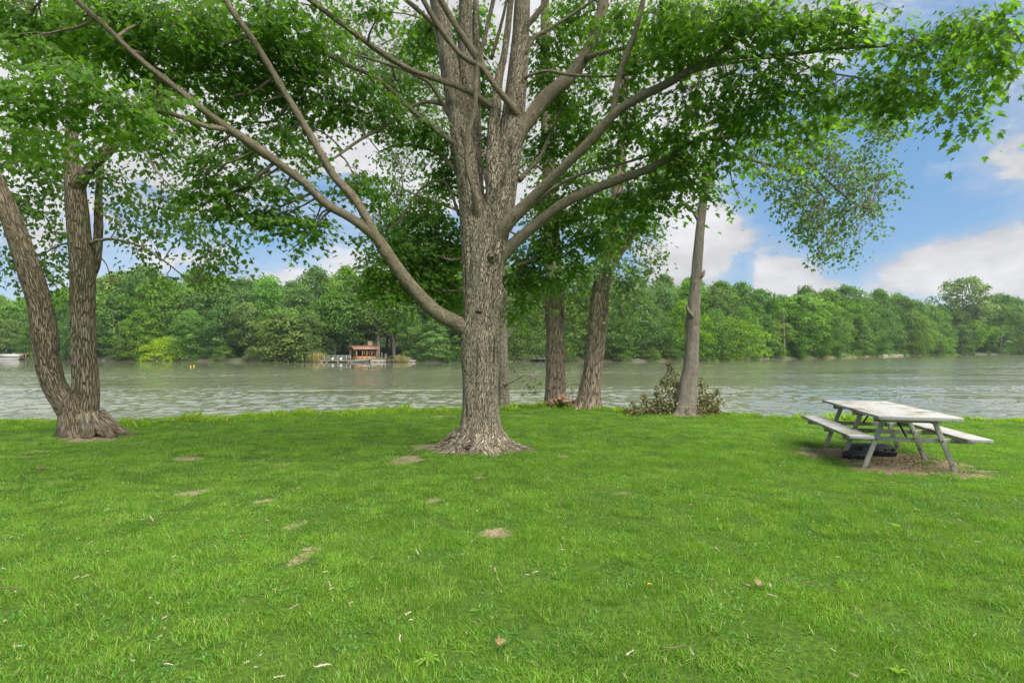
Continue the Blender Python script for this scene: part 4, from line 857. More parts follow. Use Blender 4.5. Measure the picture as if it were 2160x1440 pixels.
# rows from the water up the slope
px = -340.0
while px < 2480:
    d = shore_d(px)
    if not open_site(px) and not 318 < px < 396:
        h = top_h(px, 3) * random.uniform(.50, .80); st = random.choice(['full', 'full', 'spire', 'full', 'bush', 'loose'])
        tone = random.choices(['mid', 'dark', 'yellow', 'pale'], [6, 3, 1.0 if px > 1100 else .4, 1.0])[0]
        far_tree(px, random.uniform(1.5, 5), h, h * random.uniform(.55, .72), st, tone, row=1, sink=h * .04)
    px += random.uniform(5.6, 8.0) * F / d
px = -330.0
while px < 2480:
    d = shore_d(px) + 10; bk = random.uniform(9, 15) if not open_site(px) else random.uniform(32, 40)
    h = top_h(px, bk) * random.uniform(.78, .97); st = random.choice(['full', 'tall', 'full', 'loose'])
    far_tree(px, bk, h, h * random.uniform(.46, .6), st, random.choices(['mid', 'dark', 'yellow', 'pale'], [4, 4, .7, 1])[0], row=2)
    px += random.uniform(5.5, 8.5) * F / d
px = -320.0
while px < 2480:
    d = shore_d(px) + 30; bk = random.uniform(24, 34) if not open_site(px) else random.uniform(45, 55)
    h = top_h(px, bk) * random.uniform(.84, 1.1)
    far_tree(px, bk, h, h * random.uniform(.5, .66), random.choice(['full', 'tall', 'full']), random.choices(['mid', 'dark', 'pale'], [3, 5, .8])[0], row=2)
    px += random.uniform(6, 8.5) * F / d
# undergrowth at the water
px = -320.0
while px < 2460:
    d = shore_d(px)
    if not open_site(px) and not 315 < px < 400:
        h = random.uniform(1.6, 3.8); far_tree(px, random.uniform(.3, 1.6), h, h * random.uniform(1.1, 1.7), 'bush', random.choice(['mid', 'mid', 'dark', 'pale', 'yellow' if px > 1100 else 'mid']), name='bush', row=4, sink=.3)
    px += random.uniform(4.0, 7.5) * F / d

# every one gets a description of its own, counted from something one can find
MARKS = [(150, 'the twin-trunk poplar'), (357, 'the lime-green bush'), (600, 'the broad yellow-green tree'), (757, 'the orange cabin'), (1013, 'the big maple'), (1250, 'the two cottonwoods'), (1465, 'the bare leaning trunk'), (1700, 'the tall yellowish tree'), (1900, 'the picnic table'), (2042, 'the tallest far tree')]
ORD = ['first', 'second', 'third', 'fourth', 'fifth', 'sixth', 'seventh', 'eighth', 'ninth', 'tenth', 'eleventh', 'twelfth', 'thirteenth', 'fourteenth', 'fifteenth', 'sixteenth', 'seventeenth', 'eighteenth', 'nineteenth', 'twentieth']
TONEW = {'mid': 'mid green', 'dark': 'dark green', 'yellow': 'yellow-green', 'pale': 'pale green', 'lime': 'lime'}
ROWW = {1: 'waterside tree across the lake', 2: 'tree behind the far waterside row', 3: 'tall-stemmed tree behind the cabin', 4: 'low bush at the far water edge'}
from collections import defaultdict
cnt = defaultdict(list)
for e in WOOD:
    if e[4]: continue
    mk = min(MARKS, key=lambda m: abs(m[0] - e[0])); side = 'left' if e[0] < mk[0] else 'right'
    cnt[(mk, side, e[1], e[2])].append(e)
for (mk, side, row, tone), L in cnt.items():
    L.sort(key=lambda e: abs(e[0] - mk[0]))
    for i, e in enumerate(L):
        e[3]['label'] = '%s %s, %s %s of %s' % (TONEW[tone], ROWW[row], ORD[i], side, mk[1])
print('far trees', len(WOOD))

# ------------------------------------------------------------------ picnic table
def part_box(name, parent, c, s, mat, bev=.004, R=None):
    mb = MB(); mb.box(c, s, R); o = link(name, mb.mesh(name, mat), parent)
    if bev: bevel(o, bev)
    return o
def part_bar(name, parent, a, b, w, t, mat, bev=.003):
    mb = MB(); mb.bar(a, b, w, t, (0, 1, 0)); o = link(name, mb.mesh(name, mat), parent)
    if bev: bevel(o, bev)
    return o
def build_table():
    t = thing('picnic_table', 'weathered white wooden picnic table with attached benches on a bare soil patch', 'table', (6.25, 9.6, 0), rz=-math.atan2(.61, 2.62))
    top = part_box('tabletop', t, (0, 0, .806), (1.09, 2.70, .040), M['table'], .0035)
    part_box('split', top, (.30, -.62, .8275), (.42, .016, .003), M['dark_metal'], 0)
    part_box('end_board', t, (0, -1.362, .797), (1.088, .022, .052), M['table'])
    part_box('end_board', t, (0, 1.362, .797), (1.088, .022, .052), M['table'])
    for s in (-1, 1):
        b = part_box('bench_seat', t, (s * .758, 0, .498), (.335, 2.69, .044), M['table'], .0035)
        for y in (-.98, -.05, .94):
            part_bar('leg', t, (s * .61, y, -.02), (s * .325, y, .778), .066, .036, M['table_leg'])
    for y in (-.98, -.05, .94):
        part_box('cross_beam', t, (0, y + .043, .430), (1.80, .036, .066), M['table_leg'])
        part_box('top_batten', t, (0, y + .043, .735), (.92, .040, .085), M['table_leg'])
    for y in (-.98, -.05, .94):
        for s in (-1, 1):
            for x, z in ((.445, .43), (.36, .735)):
                mb = MB(); mb.tube([(s * x, y - .034, z), (s * x, y - .018, z)], [.011, .013], 8, 3); link('bolt', mb.mesh('bolt', M['dark_metal']), t)
    for y0, y1 in ((-.90, -.42), (.86, .40)):
        part_bar('brace', t, (0, y0, .47), (0, y1, .775), .022, .018, M['dark_metal'], 0)
build_table()

def plastic_case(name, label, loc, rz, w, d, h, seed):
    t = thing(name, label, 'case', loc, rz=rz); rg = np.random.default_rng(seed)
    mb = MB()
    # body with sloping sides, seam flange and ribs
    def ring(z, kx, ky): return [(x * w / 2 * kx, y * d / 2 * ky, z) for x, y in ((-1, -.86), (-.93, -1), (.93, -1), (1, -.86), (1, .86), (.93, 1), (-.93, 1), (-1, .86))]
    lv = [(0, .96, .94), (h * .12, 1, 1), (h * .34, 1.0, 1.0), (h * .36, 1.03, 1.04), (h * .43, 1.03, 1.04), (h * .45, .99, .99), (h * .85, .95, .93), (h * .97, .86, .80), (h * 1.03, .55, .5)]
    v = [p for z, a, b in lv for p in ring(z, a, b)]
    f = [(i * 8 + j, i * 8 + (j + 1) % 8, i * 8 + 8 + (j + 1) % 8, i * 8 + 8 + j) for i in range(len(lv) - 1) for j in range(8)] + [tuple(range(7, -1, -1)), tuple(range((len(lv) - 1) * 8, len(lv) * 8))]
    mb.add(v, f); o = link('body', mb.mesh('body', M['rubber']), t); bevel(o, .006, 2)
    for i in range(5): part_box('rib', t, ((i - 2) * w * .19, -d * .485, h * .65), (w * .03, .02, h * .34), M['rubber'], .003)
    part_box('handle', t, (0, -d * .5 - .008, h * .52), (w * .26, .02, h * .13), M['rubber'], .005)
    for s in (-1, 1): part_box('latch', t, (s * w * .32, -d * .52 - .004, h * .40), (w * .07, .014, h * .20), M['dark_metal'], .003)
    return t
c = gpt(1853, 960); plastic_case('plastic_case', 'larger black plastic case lying flat on soil beneath the picnic table', (c[0], c[1] + .2, gz(c[0], c[1]) + .005), -.06, .66, .42, .165, 1)
c = gpt(1815, 967); plastic_case('plastic_case', 'smaller black plastic case in front of the larger one under the table', (c[0], c[1] + .12, gz(c[0], c[1]) + .005), -.02, .36, .22, .115, 2)

def build_table_litter():
    # flakes of bark mulch on the bare soil: nobody could count them
    rg = np.random.default_rng(12); n = 700
    c = np.array([6.35, 9.3]); q = rg.normal(size=(n, 2)) * np.array([.62, .62]) + c
    m = soil_mask(q[:, 0], q[:, 1]); q = q[m > .38]; n = len(q)
    C = np.column_stack([q, ground_z(q[:, 0], q[:, 1]) + .012])
    me = leaves_mesh('mulch', C, np.column_stack([rg.normal(size=(n, 2)), rg.normal(0, .25, n)]), np.column_stack([rg.normal(0, .35, (n, 2)), np.ones(n)]), rg.uniform(.015, .045, n), rg.random(n), T_OVAL, M['dead_leaf'])
    tag(link('mulch', me), 'brown bark flakes and dead leaves scattered on soil under the table', 'mulch', kind='stuff')
build_table_litter()

# ------------------------------------------------------------------ withered brush and the rotten root wad
def build_brush():
    b = TREES_AT['ash']; loc = np.array([b[0], b[1] + .1, gz(*b)]); d = D3 + .1
    t = thing('brush_pile', 'withered brown-leaved cut branches heaped round the bare trunk', 'brush', loc); rg = np.random.default_rng(31)
    stems = [[(1428, 874), (1424, 830), (1416, 790), (1411, 758)], [(1424, 874), (1412, 840), (1402, 815), (1396, 800)], [(1420, 876), (1400, 850), (1388, 830), (1385, 822)], [(1420, 876), (1390, 860), (1365, 845), (1356, 834)], [(1430, 877), (1380, 868), (1345, 862), (1334, 852)],
             [(1436, 877), (1370, 872), (1335, 868), (1318, 860)], [(1460, 876), (1474, 850), (1480, 825), (1477, 802)], [(1460, 876), (1486, 855), (1500, 838), (1516, 824)], [(1460, 877), (1490, 864), (1508, 852), (1520, 843)], [(1458, 877), (1485, 870), (1505, 868), (1515, 862)], [(1470, 876), (1480, 850), (1490, 838), (1494, 832)],
             [(1432, 874), (1436, 840), (1428, 812), (1424, 806)], [(1430, 876), (1408, 862), (1394, 850), (1384, 846)], [(1462, 876), (1478, 868), (1492, 850), (1500, 848)]]
    C, A, N = [], [], []
    for i, s in enumerate(stems):
        off = rg.uniform(-.25, .45) - (.2 if i % 3 == 0 else 0)
        p = np.array([P(x, y, d + off * k / 3) for k, (x, y) in enumerate(s)]) - loc
        me, a = limb_mesh('branch', (p + loc, np.array([.016, .012, .008, .004])), loc, M['twig'], 900 + i, 7, 1.1, .002, True)
        link('branch', me, t)
        q, _ = resample(p, np.ones(4), 30); L = np.linalg.norm(np.diff(p, axis=0), axis=1).sum()
        n = int(130 * L) + 40; k = rg.integers(5, 30, n); sp = np.where(k > 22, .04, .10)[:, None]
        c = q[k] + rg.normal(size=(n, 3)) * sp; c[:, 2] = np.maximum(c[:, 2], .03)
        C.append(c); A.append(rg.normal(size=(n, 3)) + np.array([0, 0, -.7])); N.append(rg.normal(size=(n, 3)))
    for cx, cy, rx, ry, n in ((1400, 862, 55, 16, 420), (1490, 862, 32, 18, 480), (1345, 868, 30, 8, 120)):
        c = np.array([P(cx + rg.normal() * rx * .55, cy + rg.normal() * ry * .55, d + rg.normal() * .3) for _ in range(n)]) - loc; c[:, 2] = np.maximum(c[:, 2], .03)
        C.append(c); A.append(rg.normal(size=(n, 3)) + np.array([0, 0, -.7])); N.append(rg.normal(size=(n, 3)))
    C, A, N = map(np.concatenate, (C, A, N)); n = len(C)
    o = link('withered_leaves', leaves_mesh('withered_leaves', C, A, N, rg.uniform(.05, .095, n), np.clip(rg.normal(.45, .28, n), 0, 1), T_OVAL, M['withered']), t); o['kind'] = 'stuff'
build_brush()

def build_rootwad():
    c = P(1187, 851, D2 + .1); loc = np.array([c[0], c[1], gz(c[0], c[1])])
    t = thing('root_wad', 'splintered rotten root wad on the ground between the two cottonwoods', 'stump', loc); rg = np.random.default_rng(8)
    for i in range(16):
        x = rg.uniform(-.38, .42); z = rg.uniform(.0, .28) * (1 - abs(x)); y = rg.uniform(-.25, .2)
        a = np.array([x, y, z]); dv = unit(np.array([rg.normal(), rg.normal() * .6, rg.normal() * .5])); L = rg.uniform(.14, .32)
        q = np.array([a - dv * L * .5, a - dv * .1 * L + rg.normal(0, .03, 3), a + dv * L * .5])
        mb = MB(); mb.tube(q, [rg.uniform(.03, .07), rg.uniform(.07, .12), rg.uniform(.015, .05)], 12, 10, i, .06, 14, 6); link('root_chunk', mb.mesh('root_chunk', M['root_wood'], True), t)
    for pts in ([(1182, 845), (1186, 826), (1198, 812), (1215, 810), (1222, 812)], [(1214, 850), (1220, 826), (1225, 805), (1226, 790)], [(1206, 850), (1207, 830), (1205, 812)], [(1196, 848), (1202, 832), (1212, 822)]):
        p = np.array([P(x, y, D2 + .05) for x, y in pts]); me, _ = limb_mesh('shoot', (p, np.full(len(p), .011)), loc, M['twig'], 77, 6, 1.0, .001, True); link('shoot', me, t)
build_rootwad()

# ------------------------------------------------------------------ things on the far shore
M['cabin_wood'] = plain('cabin_wood', (.48, .235, .095), .6, .2, 1.5)
M['cabin_roof'] = plain('cabin_roof', (.27, .15, .11), .8, .2, 1.2)
M['stone'] = plain('chimney_stone', (.34, .25, .17), .9, .3, 2.0)
M['white_paint'] = plain('white_paint', (.34, .35, .335), .6, .1, 2)
M['interior_shade'] = plain('cabin_interior_shade', (.02, .03, .03), .3, .2, 2)
M['boat_green'] = plain('boat_green', (.13, .17, .145), .5, .25, 2)
M['boat_white'] = plain('boat_white', (.48, .475, .45), .45, .08, 2)
M['dark_wood'] = plain('dark_wood', (.06, .045, .04), .8, .3, 2)
M['grey_wood'] = plain('grey_wood', (.27, .23, .19), .85, .25, 2)
M['rail_orange'] = plain('rail_orange', (.55, .25, .07), .6, .1, 2)
M['yellow'] = plain('yellow_float', (.6, .4, .03), .5, .05, 2)
M['reed'] = leaf_mat('reed', (.20, .20, .06), (.48, .42, .16), (1.2, 1.1, .6), .3, .7)
M['red'] = plain('red_cloth', (.5, .05, .03), .6, .1, 2)
M['blue_cloth'] = plain('blue_cloth', (.35, .45, .6), .7, .1, 2)

def far_loc(px, back, dz=0.0):
    x, y = far_xy(px, back); return np.array([x, y, float(far_z(np.array([float(px)]), np.array([float(back)]))[0]) + dz])

def build_cabin():
    d = 125.0; loc = P(752, 757.5, d); rz = math.radians(33)
    t = thing('cabin', 'small open orange wooden cabin with brown roof and stone chimney across the lake', 'cabin', loc, rz=rz)
    L, W, H, A = 4.5, 4.0, 2.1, .72                        # local x along the front, y away from the lake, origin at the near corner
    part_box('floor', t, (L / 2, W / 2, -.22), (L + .5, W + .5, .5), M['grey_wood'], 0)
    low = .62
    for nm, c, s in (('low_wall', (L / 2, .04, low / 2), (L - .2, .08, low)), ('low_wall', (.04, W / 2, low / 2), (.08, W - .2, low)), ('low_wall', (L - .04, W / 2, low / 2), (.08, W - .2, low)), ('low_wall', (L / 2, W - .04, low / 2), (L - .2, .08, low))):
        part_box(nm, t, c, s, M['cabin_wood'], 0)
    for x, y in ((0, 0), (L, 0), (0, W), (L, W), (L * .30, 0), (L * .52, 0), (L * .76, 0), (0, W * .5), (L, W * .5)):
        part_box('post', t, (x, y, H / 2), (.17, .17, H), M['cabin_wood'], 0)
    for c, s in (((L / 2, 0, H + .07), (L + .17, .2, .16)), ((L / 2, W, H + .07), (L + .17, .2, .16)), ((0, W / 2, H + .07), (.2, W - .2, .155)), ((L, W / 2, H + .07), (.2, W - .2, .155))):
        part_box('beam', t, c, s, M['cabin_wood'], 0)
    for x0, x1 in ((.30, .52), (.52, .76), (.76, 1)):
        w = part_box('interior_shade_panel', t, (L * (x0 + x1) / 2, .02, (low + H) / 2), (L * (x1 - x0) - .17, .03, H - low), M['interior_shade'], 0)  # near-black sheets added in the open bays, standing in for the shaded interior
        part_box('mullion', w, (L * (x0 + x1) / 2, -.01, (low + H) / 2), (.07, .05, H - low), M['cabin_wood'], 0)
    o_, e = .55, .6
    for s in (-1, 1):
        y0 = W / 2 + s * (W / 2 + o_); mb = MB()
        a, b = (-e, y0, H + .05), (L + e, y0, H + .05); c_, d_ = (L + e, W / 2, H + A + .15), (-e, W / 2, H + A + .15); th = np.array([0, 0, .12])
        v = [np.array(q, float) for q in (a, b, c_, d_)]; v = v + [q + th for q in v]
        mb.add(v, [(0, 1, 2, 3), (7, 6, 5, 4), (0, 4, 5, 1), (1, 5, 6, 2), (3, 2, 6, 7), (0, 3, 7, 4)]); r = link('roof', mb.mesh('roof', M['cabin_roof']), t)
        for x in (-e - .03, L + e + .03):
            mb = MB(); mb.bar((x, y0, H + .06), (x, W / 2, H + A + .16), .06, .2, (0, 0, 1)); link('barge_board', mb.mesh('barge_board', M['cabin_wood']), r)
    for x in (0, L):
        mb = MB(); mb.add([(x, .1, H + .15), (x, W - .1, H + .15), (x, W / 2, H + A + .1), (x + .06, .1, H + .15), (x + .06, W - .1, H + .15), (x + .06, W / 2, H + A + .1)], [(0, 1, 2), (5, 4, 3), (0, 3, 4, 1), (1, 4, 5, 2), (2, 5, 3, 0)]); link('gable', mb.mesh('gable', M['cabin_wood']), t)
    mb = MB(); mb.box((L - .55, W * .72, 1.9), (1.0, .9, 3.9)); chim = link('chimney', mb.mesh('chimney', M['stone']), t); bevel(chim, .05)
    for i, (dx, dy) in enumerate(((-.35, -.3), (.0, -.35), (.35, -.3), (.35, .3), (-.35, .3))): part_box('cap_stone', chim, (L - .55 + dx, W * .72 + dy, 3.95), (.28, .26, .3 - .05 * (i % 3)), M['stone'], .03)
build_cabin()

def build_walkway():
    loc = far_loc(712, .3, .1); t = thing('walkway', 'white-railed wooden walkway along the water left of the orange cabin', 'dock', loc, rz=.04)
    for i in range(14): part_box('plank', t, (-3.0 + i * .43, 0, .12 + .002 * (i % 3)), (.41, 1.3, .07), M['grey_wood'], 0)
    for y in (.62,):
        for i in range(7): part_box('post', t, (-2.9 + i * .92, y, .55), (.10, .10, 1.5), M['white_paint'], 0)
        for z in (1.22, .82): part_box('rail', t, (-.15, y - .06, z), (5.8, .05, .11), M['white_paint'], 0)
    for x in (-2.2, .2, 2.4): part_box('pile', t, (x, -.5, -.3), (.16, .16, .9), M['white_paint'], 0)
    for dx, lb in ((-1.0, 'white bucket on the walkway, farther from the orange cabin'), (.75, 'white bucket on the walkway beside the orange cabin')):
        b = thing('bucket', lb, 'bucket', (loc[0] + dx, loc[1] - .3, loc[2] + .16)); mb = MB(); mb.tube([(0, 0, 0), (0, 0, .3), (0, 0, .62)], [.2, .25, .28], 12, None); link('body', mb.mesh('body', M['boat_white'], True), b)
        mb = MB(); mb.tube([(-.27, 0, .6), (-.2, 0, .78), (0, 0, .84), (.2, 0, .78), (.27, 0, .6)], [.015] * 5, 5, 12); link('handle', mb.mesh('handle', M['dark_metal']), b)
build_walkway()

def hull(L, W, H, tilt=0.0):
    xs = np.linspace(-L / 2, L / 2, 12); mb = MB(); v = []
    for x in xs:
        t = (x + L / 2) / L; w = W / 2 * (1 - max(0, (t - .55) / .45) ** 2 * .85); k = .45 * max(0, (t - .5) / .5) ** 2
        v += [(x, -w, H + k * .5), (x, -w * .72, 0 + k), (x, w * .72, 0 + k), (x, w, H + k * .5), (x, w * .9, H + k * .5), (x, w * .62, .06 + k), (x, -w * .62, .06 + k), (x, -w * .9, H + k * .5)]
    f = [(i * 8 + j, i * 8 + (j + 1) % 8, i * 8 + 8 + (j + 1) % 8, i * 8 + 8 + j) for i in range(11) for j in range(8)] + [tuple(range(7, -1, -1)), tuple(range(88, 96))]
    mb.add(v, f); return mb
def build_boats():
    loc = far_loc(766, -.9); loc[2] = WZ + .05
    t = thing('rowing_boat', 'grey-green rowing boat drawn up at the water below the orange cabin', 'boat', loc, rz=.12); t.rotation_euler = (.0, -.10, .12)
    link('hull', hull(4.0, 1.35, .55).mesh('hull', M['boat_green'], False), t)
    for x in (-1.1, .1, 1.0): part_box('thwart', t, (x, 0, .42), (.25, 1.15, .04), M['grey_wood'], 0)
    part_box('float_tank', t, (-1.2, -.95, .1), (2.2, .4, .3), M['dark_wood'], .05)
    # pontoon boat by the left edge
    d = 150.0; loc = P(22, 758.2, d); loc[2] = WZ
    t = thing('pontoon_boat', 'long white pontoon boat moored at the far left shore', 'boat', loc, rz=.05)
    for y in (-.8, .8):
        mb = MB(); mb.tube([(-2.7, y, .22), (2.1, y, .22), (2.6, y, .3), (2.85, y, .42)], [.32, .32, .22, .05], 14, 14); link('pontoon', mb.mesh('pontoon', M['boat_white'], True), t)
    part_box('deck', t, (0, 0, .56), (5.4, 2.2, .1), M['grey_wood'], 0)
    for c, s in (((0, -1.07, 1.05), (5.2, .05, .78)), ((0, 1.07, 1.05), (5.2, .05, .78)), ((-2.6, 0, 1.05), (.05, 2.1, .78)), ((2.6, 0, 1.05), (.05, 2.1, .78))): part_box('fence_panel', t, c, s, M['boat_white'], 0)
    for x in (-1.6, 1.4): part_box('seat', t, (x, .3, .95), (1.1, 1.2, .6), M['boat_white'], .05)
    part_box('console', t, (.4, .6, 1.15), (.6, .5, 1.0), M['white_paint'], .05)
    part_box('motor', t, (2.95, 0, .6), (.4, .4, .9), M['dark_wood'], .08)
    # the landing beside it
    d = 150.5; loc = P(60, 758.2, d); loc[2] = WZ
    t = thing('landing_stage', 'pale landing stage with an orange handrail beside the moored pontoon boat', 'dock', loc)
    for i in range(7): part_box('plank', t, (-1.4 + i * .44, 0, .5 + .002 * (i % 3)), (.42, 1.8, .08), M['grey_wood'], 0)
    for x in (-1.5, 0, 1.5): part_box('post', t, (x, -.8, .75), (.12, .12, 1.9), M['grey_wood'], 0)
    part_box('handrail', t, (0, -.8, 1.62), (3.2, .1, .12), M['rail_orange'], 0)
    part_box('fender', t, (1.9, -.7, .35), (.6, .5, .5), M['boat_white'], .1)
    for px, lb, m1, m2 in ((13, 'furled blue parasol standing on the shore behind the pontoon boat', 'blue_cloth', 'dark_metal'), (41, 'furled white and red parasol behind the landing stage', 'boat_white', 'red')):
        loc = far_loc(px, 1.5); t = thing('furled_parasol', lb, 'parasol', loc)
        mb = MB(); mb.tube([(0, 0, -.1), (0, 0, 2.2)], [.04, .04], 8, 4); link('pole', mb.mesh('pole', M['grey_wood']), t)
        mb = MB(); mb.tube([(0, 0, .95), (0, 0, 1.5), (0, 0, 2.3)], [.2, .17, .05], 10, 8, 4, .03, 20, 2); link('canopy', mb.mesh('canopy', M[m1], True), t)
        mb = MB(); mb.tube([(0, 0, .6), (0, 0, .95)], [.17, .2], 10, 4); link('hem', mb.mesh('hem', M[m2], True), t)
    # yellow floats
    for px, py, lb in ((402, 774, 'yellow marker float on the water, left one of the pair'), (409, 773, 'yellow marker float on the water, right one of the pair')):
        d = (CAMZ - WZ) * F / (py - HY); q = P(px, py, d); t = thing('marker_float', lb, 'buoy', (q[0], q[1], WZ))
        mb = MB(); mb.tube([(0, 0, -.12), (0, 0, 0), (0, 0, .14), (0, 0, .24), (0, 0, .27)], [.04, .09, .10, .07, .03], 12, 14); link('body', mb.mesh('body', M['yellow'], True), t)
        mb = MB(); mb.tube([(0, 0, .25), (.03, 0, .33), (0, .03, .38)], [.015] * 3, 5, 6); link('eyelet', mb.mesh('eyelet', M['dark_metal']), t)
build_boats()

def build_far_bits():
    # dark bench right of the cabin
    loc = far_loc(826, .5); t = thing('timber_bench', 'dark timber bench at the water right of the orange cabin', 'bench', loc, rz=.15)
    part_box('seat', t, (0, 0, .6), (2.3, .6, .12), M['dark_wood'], 0); part_box('backrest', t, (.2, .34, 1.0), (1.9, .08, .5), M['dark_wood'], 0)
    for x in (-1, 0, 1): part_box('leg', t, (x, 0, .25), (.14, .5, .6), M['dark_wood'], 0)
    # low dock seen between maple and cottonwoods
    loc = far_loc(1137, -.6); loc[2] = WZ; t = thing('low_dock', 'low flat dock on the far shore seen left of the cottonwoods', 'dock', loc)
    for i in range(8): part_box('plank', t, (-1.45 + i * .42, 0, .62 + .002 * (i % 3)), (.40, 2.4, .14), M['grey_wood'], 0)
    for x in (-1.4, 0, 1.4): part_box('pile', t, (x, -.9, .1), (.18, .18, 1.0), M['dark_wood'], 0)
    for px, lb in ((1134, 'white garden chair behind the low far dock, nearer the maple'), (1146, 'white garden chair behind the low far dock, nearer the cottonwood')):
        loc = far_loc(px, 3); t = thing('garden_chair', lb, 'chair', loc)
        part_box('seat', t, (0, 0, .42), (.6, .6, .06), M['boat_white'], 0); part_box('backrest', t, (0, .3, .8), (.6, .06, .75), M['boat_white'], 0)
        for x in (-.25, .25):
            for y in (-.25, .25): part_box('leg', t, (x, y, .18), (.07, .07, .46), M['boat_white'], 0)
    # carved stumps / posts on the cabin lawn
    for px, h, lb in ((805, 1.15, 'grey wooden post on the cabin lawn, left one of three'), (812, .95, 'grey wooden post on the cabin lawn, middle one of three'), (814.5, .9, 'grey wooden post on the cabin lawn, right one of three')):
        loc = far_loc(px, 7.5); t = thing('wooden_post', lb, 'post', loc); mb = MB(); mb.tube([(0, 0, -.1), (.03, 0, h * .5), (.08, 0, h)], [.19, .15, .12], 9, 8, int(px), .04, 12, 4); link('shaft', mb.mesh('shaft', M['grey_wood'], True), t)
        part_box('cap', t, (.08, 0, h + .06), (.34, .2, .16), M['grey_wood'], .02)
    # drift logs at the water's edge
    rg = np.random.default_rng(4)
    for px0, px1, r, mat, lb in ((1862, 1906, .42, 'grey_wood', 'long pale fallen log in the water, right part of the far shore'), (1735, 1795, .30, 'root_wood', 'brown drift log lying on the bank below the tall yellowish tree'), (1795, 1840, .26, 'root_wood', 'shorter brown drift log on the bank, left of the pale log'),
                                 (781, 814, .42, 'grey_wood', 'pale flat rock ledge log at the water between cabin and bench'), (857, 876, .45, 'grey_wood', 'pale log at the water right of the timber bench'), (215, 243, .16, 'grey_wood', 'thin bleached branch at the water right of the twin-trunk poplar'), (545, 575, .16, 'root_wood', 'thin brown log at the water below the yellow-green tree'), (660, 690, .25, 'grey_wood', 'pale log at the water left of the white walkway')):
        a, b = far_loc(px0, -.4), far_loc(px1, .2); a[2] = b[2] = WZ + r * .45; c_ = (a + b) / 2; t = thing('drift_log', lb, 'log', c_)
        n = 8; tt = np.linspace(0, 1, n)[:, None]; q = (a - c_) * (1 - tt) + (b - c_) * tt + rg.normal(0, .12, (n, 3)) * np.array([1, 1, .3])
        mb = MB(); mb.tube(q, r * np.linspace(1, .55, n), 10, 24, int(px0), r * .3, 3, 2); link('trunk', mb.mesh('trunk', M[mat], True), t)
        for k in range(3):
            u = q[1 + 2 * k]; mb = MB(); mb.tube([u, u + np.array([rg.normal() * .3, -.1, r * 1.2]), u + np.array([rg.normal() * .6, -.1, r * 2])], [r * .3, r * .2, r * .08], 6, 6); link('branch_stub', mb.mesh('branch_stub', M[mat], True), t)
    # reeds
    for px, w, h, lb in ((668, .9, 2.2, 'yellowing reed clump at the water beside the white walkway'), (843, .5, 1.7, 'thin yellow reed clump at the water right of the timber bench'), (853, .7, 1.3, 'grey-green reed clump at the water left of the pale log')):
        loc = far_loc(px, .1); t = thing('reed_clump', lb, 'reeds', loc); n = 260
        C = np.column_stack([rg.normal(0, w, n), rg.normal(0, .5, n), np.zeros(n)])
        link('stalks', leaves_mesh('stalks', C, np.column_stack([rg.normal(0, .1, (n, 2)), np.ones(n)]), rg.normal(size=(n, 3)), h * rg.uniform(.6, 1.1, n), rg.random(n), leaf_template([(0, 0), (.035, .3), (.03, .7), (0, 1)], .2, .1), M['reed']), t)['kind'] = 'stuff'
    # dead grey snag standing in the wood
    for px, bk, h, lb in ((255, 1.2, 9, 'dead grey snag among the far trees right of the twin-trunk poplar'), (2110, 2.0, 13, 'pale bare snag at the water right of the tallest far tree'), (1655, 2.0, 14, 'pale bare leaning snag left of the tall yellowish tree')):
        loc = far_loc(px, bk); t = thing('dead_tree', lb, 'tree', loc); mb = MB(); k = rg.normal(0, .08)
        mb.tube([(0, 0, -.2), (k * 2, 0, h * .35), (k * 5, 0, h * .7), (k * 8, 0, h)], [.22, .17, .1, .03], 9, 18, 3, .03, 6, 1); link('trunk', mb.mesh('trunk', M['grey_wood'], True), t)
        for j in range(7):
            z = h * (.4 + .08 * j); s = 1 if j % 2 else -1; b0 = np.array([k * 8 * z / h, 0, z]); mb = MB(); mb.tube([b0, b0 + (s * .7, rg.normal() * .3, .25), b0 + (s * 1.6, rg.normal() * .5, .7)], [.05, .035, .012], 6, 7); link('limb', mb.mesh('limb', M['grey_wood'], True), t)
build_far_bits()

# ------------------------------------------------------------------ grass
def tuft_mesh(name, seed, n, rad, h0, h1, w, lean, mat):
    rg = np.random.default_rng(seed); ang = rg.uniform(0, 2 * np.pi, n); r = rad * np.sqrt(rg.random(n))
    b = np.column_stack([np.cos(ang) * r, np.sin(ang) * r, np.full(n, -.012)])
    h = rg.uniform(h0, h1, n); fa = rg.uniform(0, 2 * np.pi, n); wd = np.column_stack([np.cos(fa), np.sin(fa), np.zeros(n)]) * (w * rg.uniform(.7, 1.2, n))[:, None]
    common = rg.uniform(0, 2 * np.pi); la = common + rg.normal(0, 1.3, n); ld = np.column_stack([np.cos(la), np.sin(la), np.zeros(n)]) * (h * np.abs(rg.normal(0, lean, n)))[:, None]
    up = np.column_stack([np.zeros((n, 2)), h]); mid = b + up * .58 + ld * .35; tip = b + up * (1 - .25 * np.clip(np.linalg.norm(ld, axis=1) / h, 0, 1.6)[:, None] ** 1.5 * .5) + ld
    v = np.stack([b - wd, b + wd, mid - wd * .8, mid + wd * .8, tip], 1).reshape(-1, 3)
    k = (np.arange(n) * 5)[:, None]; L = (k + np.array([0, 1, 3, 2, 2, 3, 4])).ravel(); st = (np.arange(n)[:, None] * 7 + np.array([0, 4])).ravel()
    return mesh_arrays(name, v, L, st, mat, False, {'tint': ('FLOAT', np.repeat(rg.random(n), 5))})
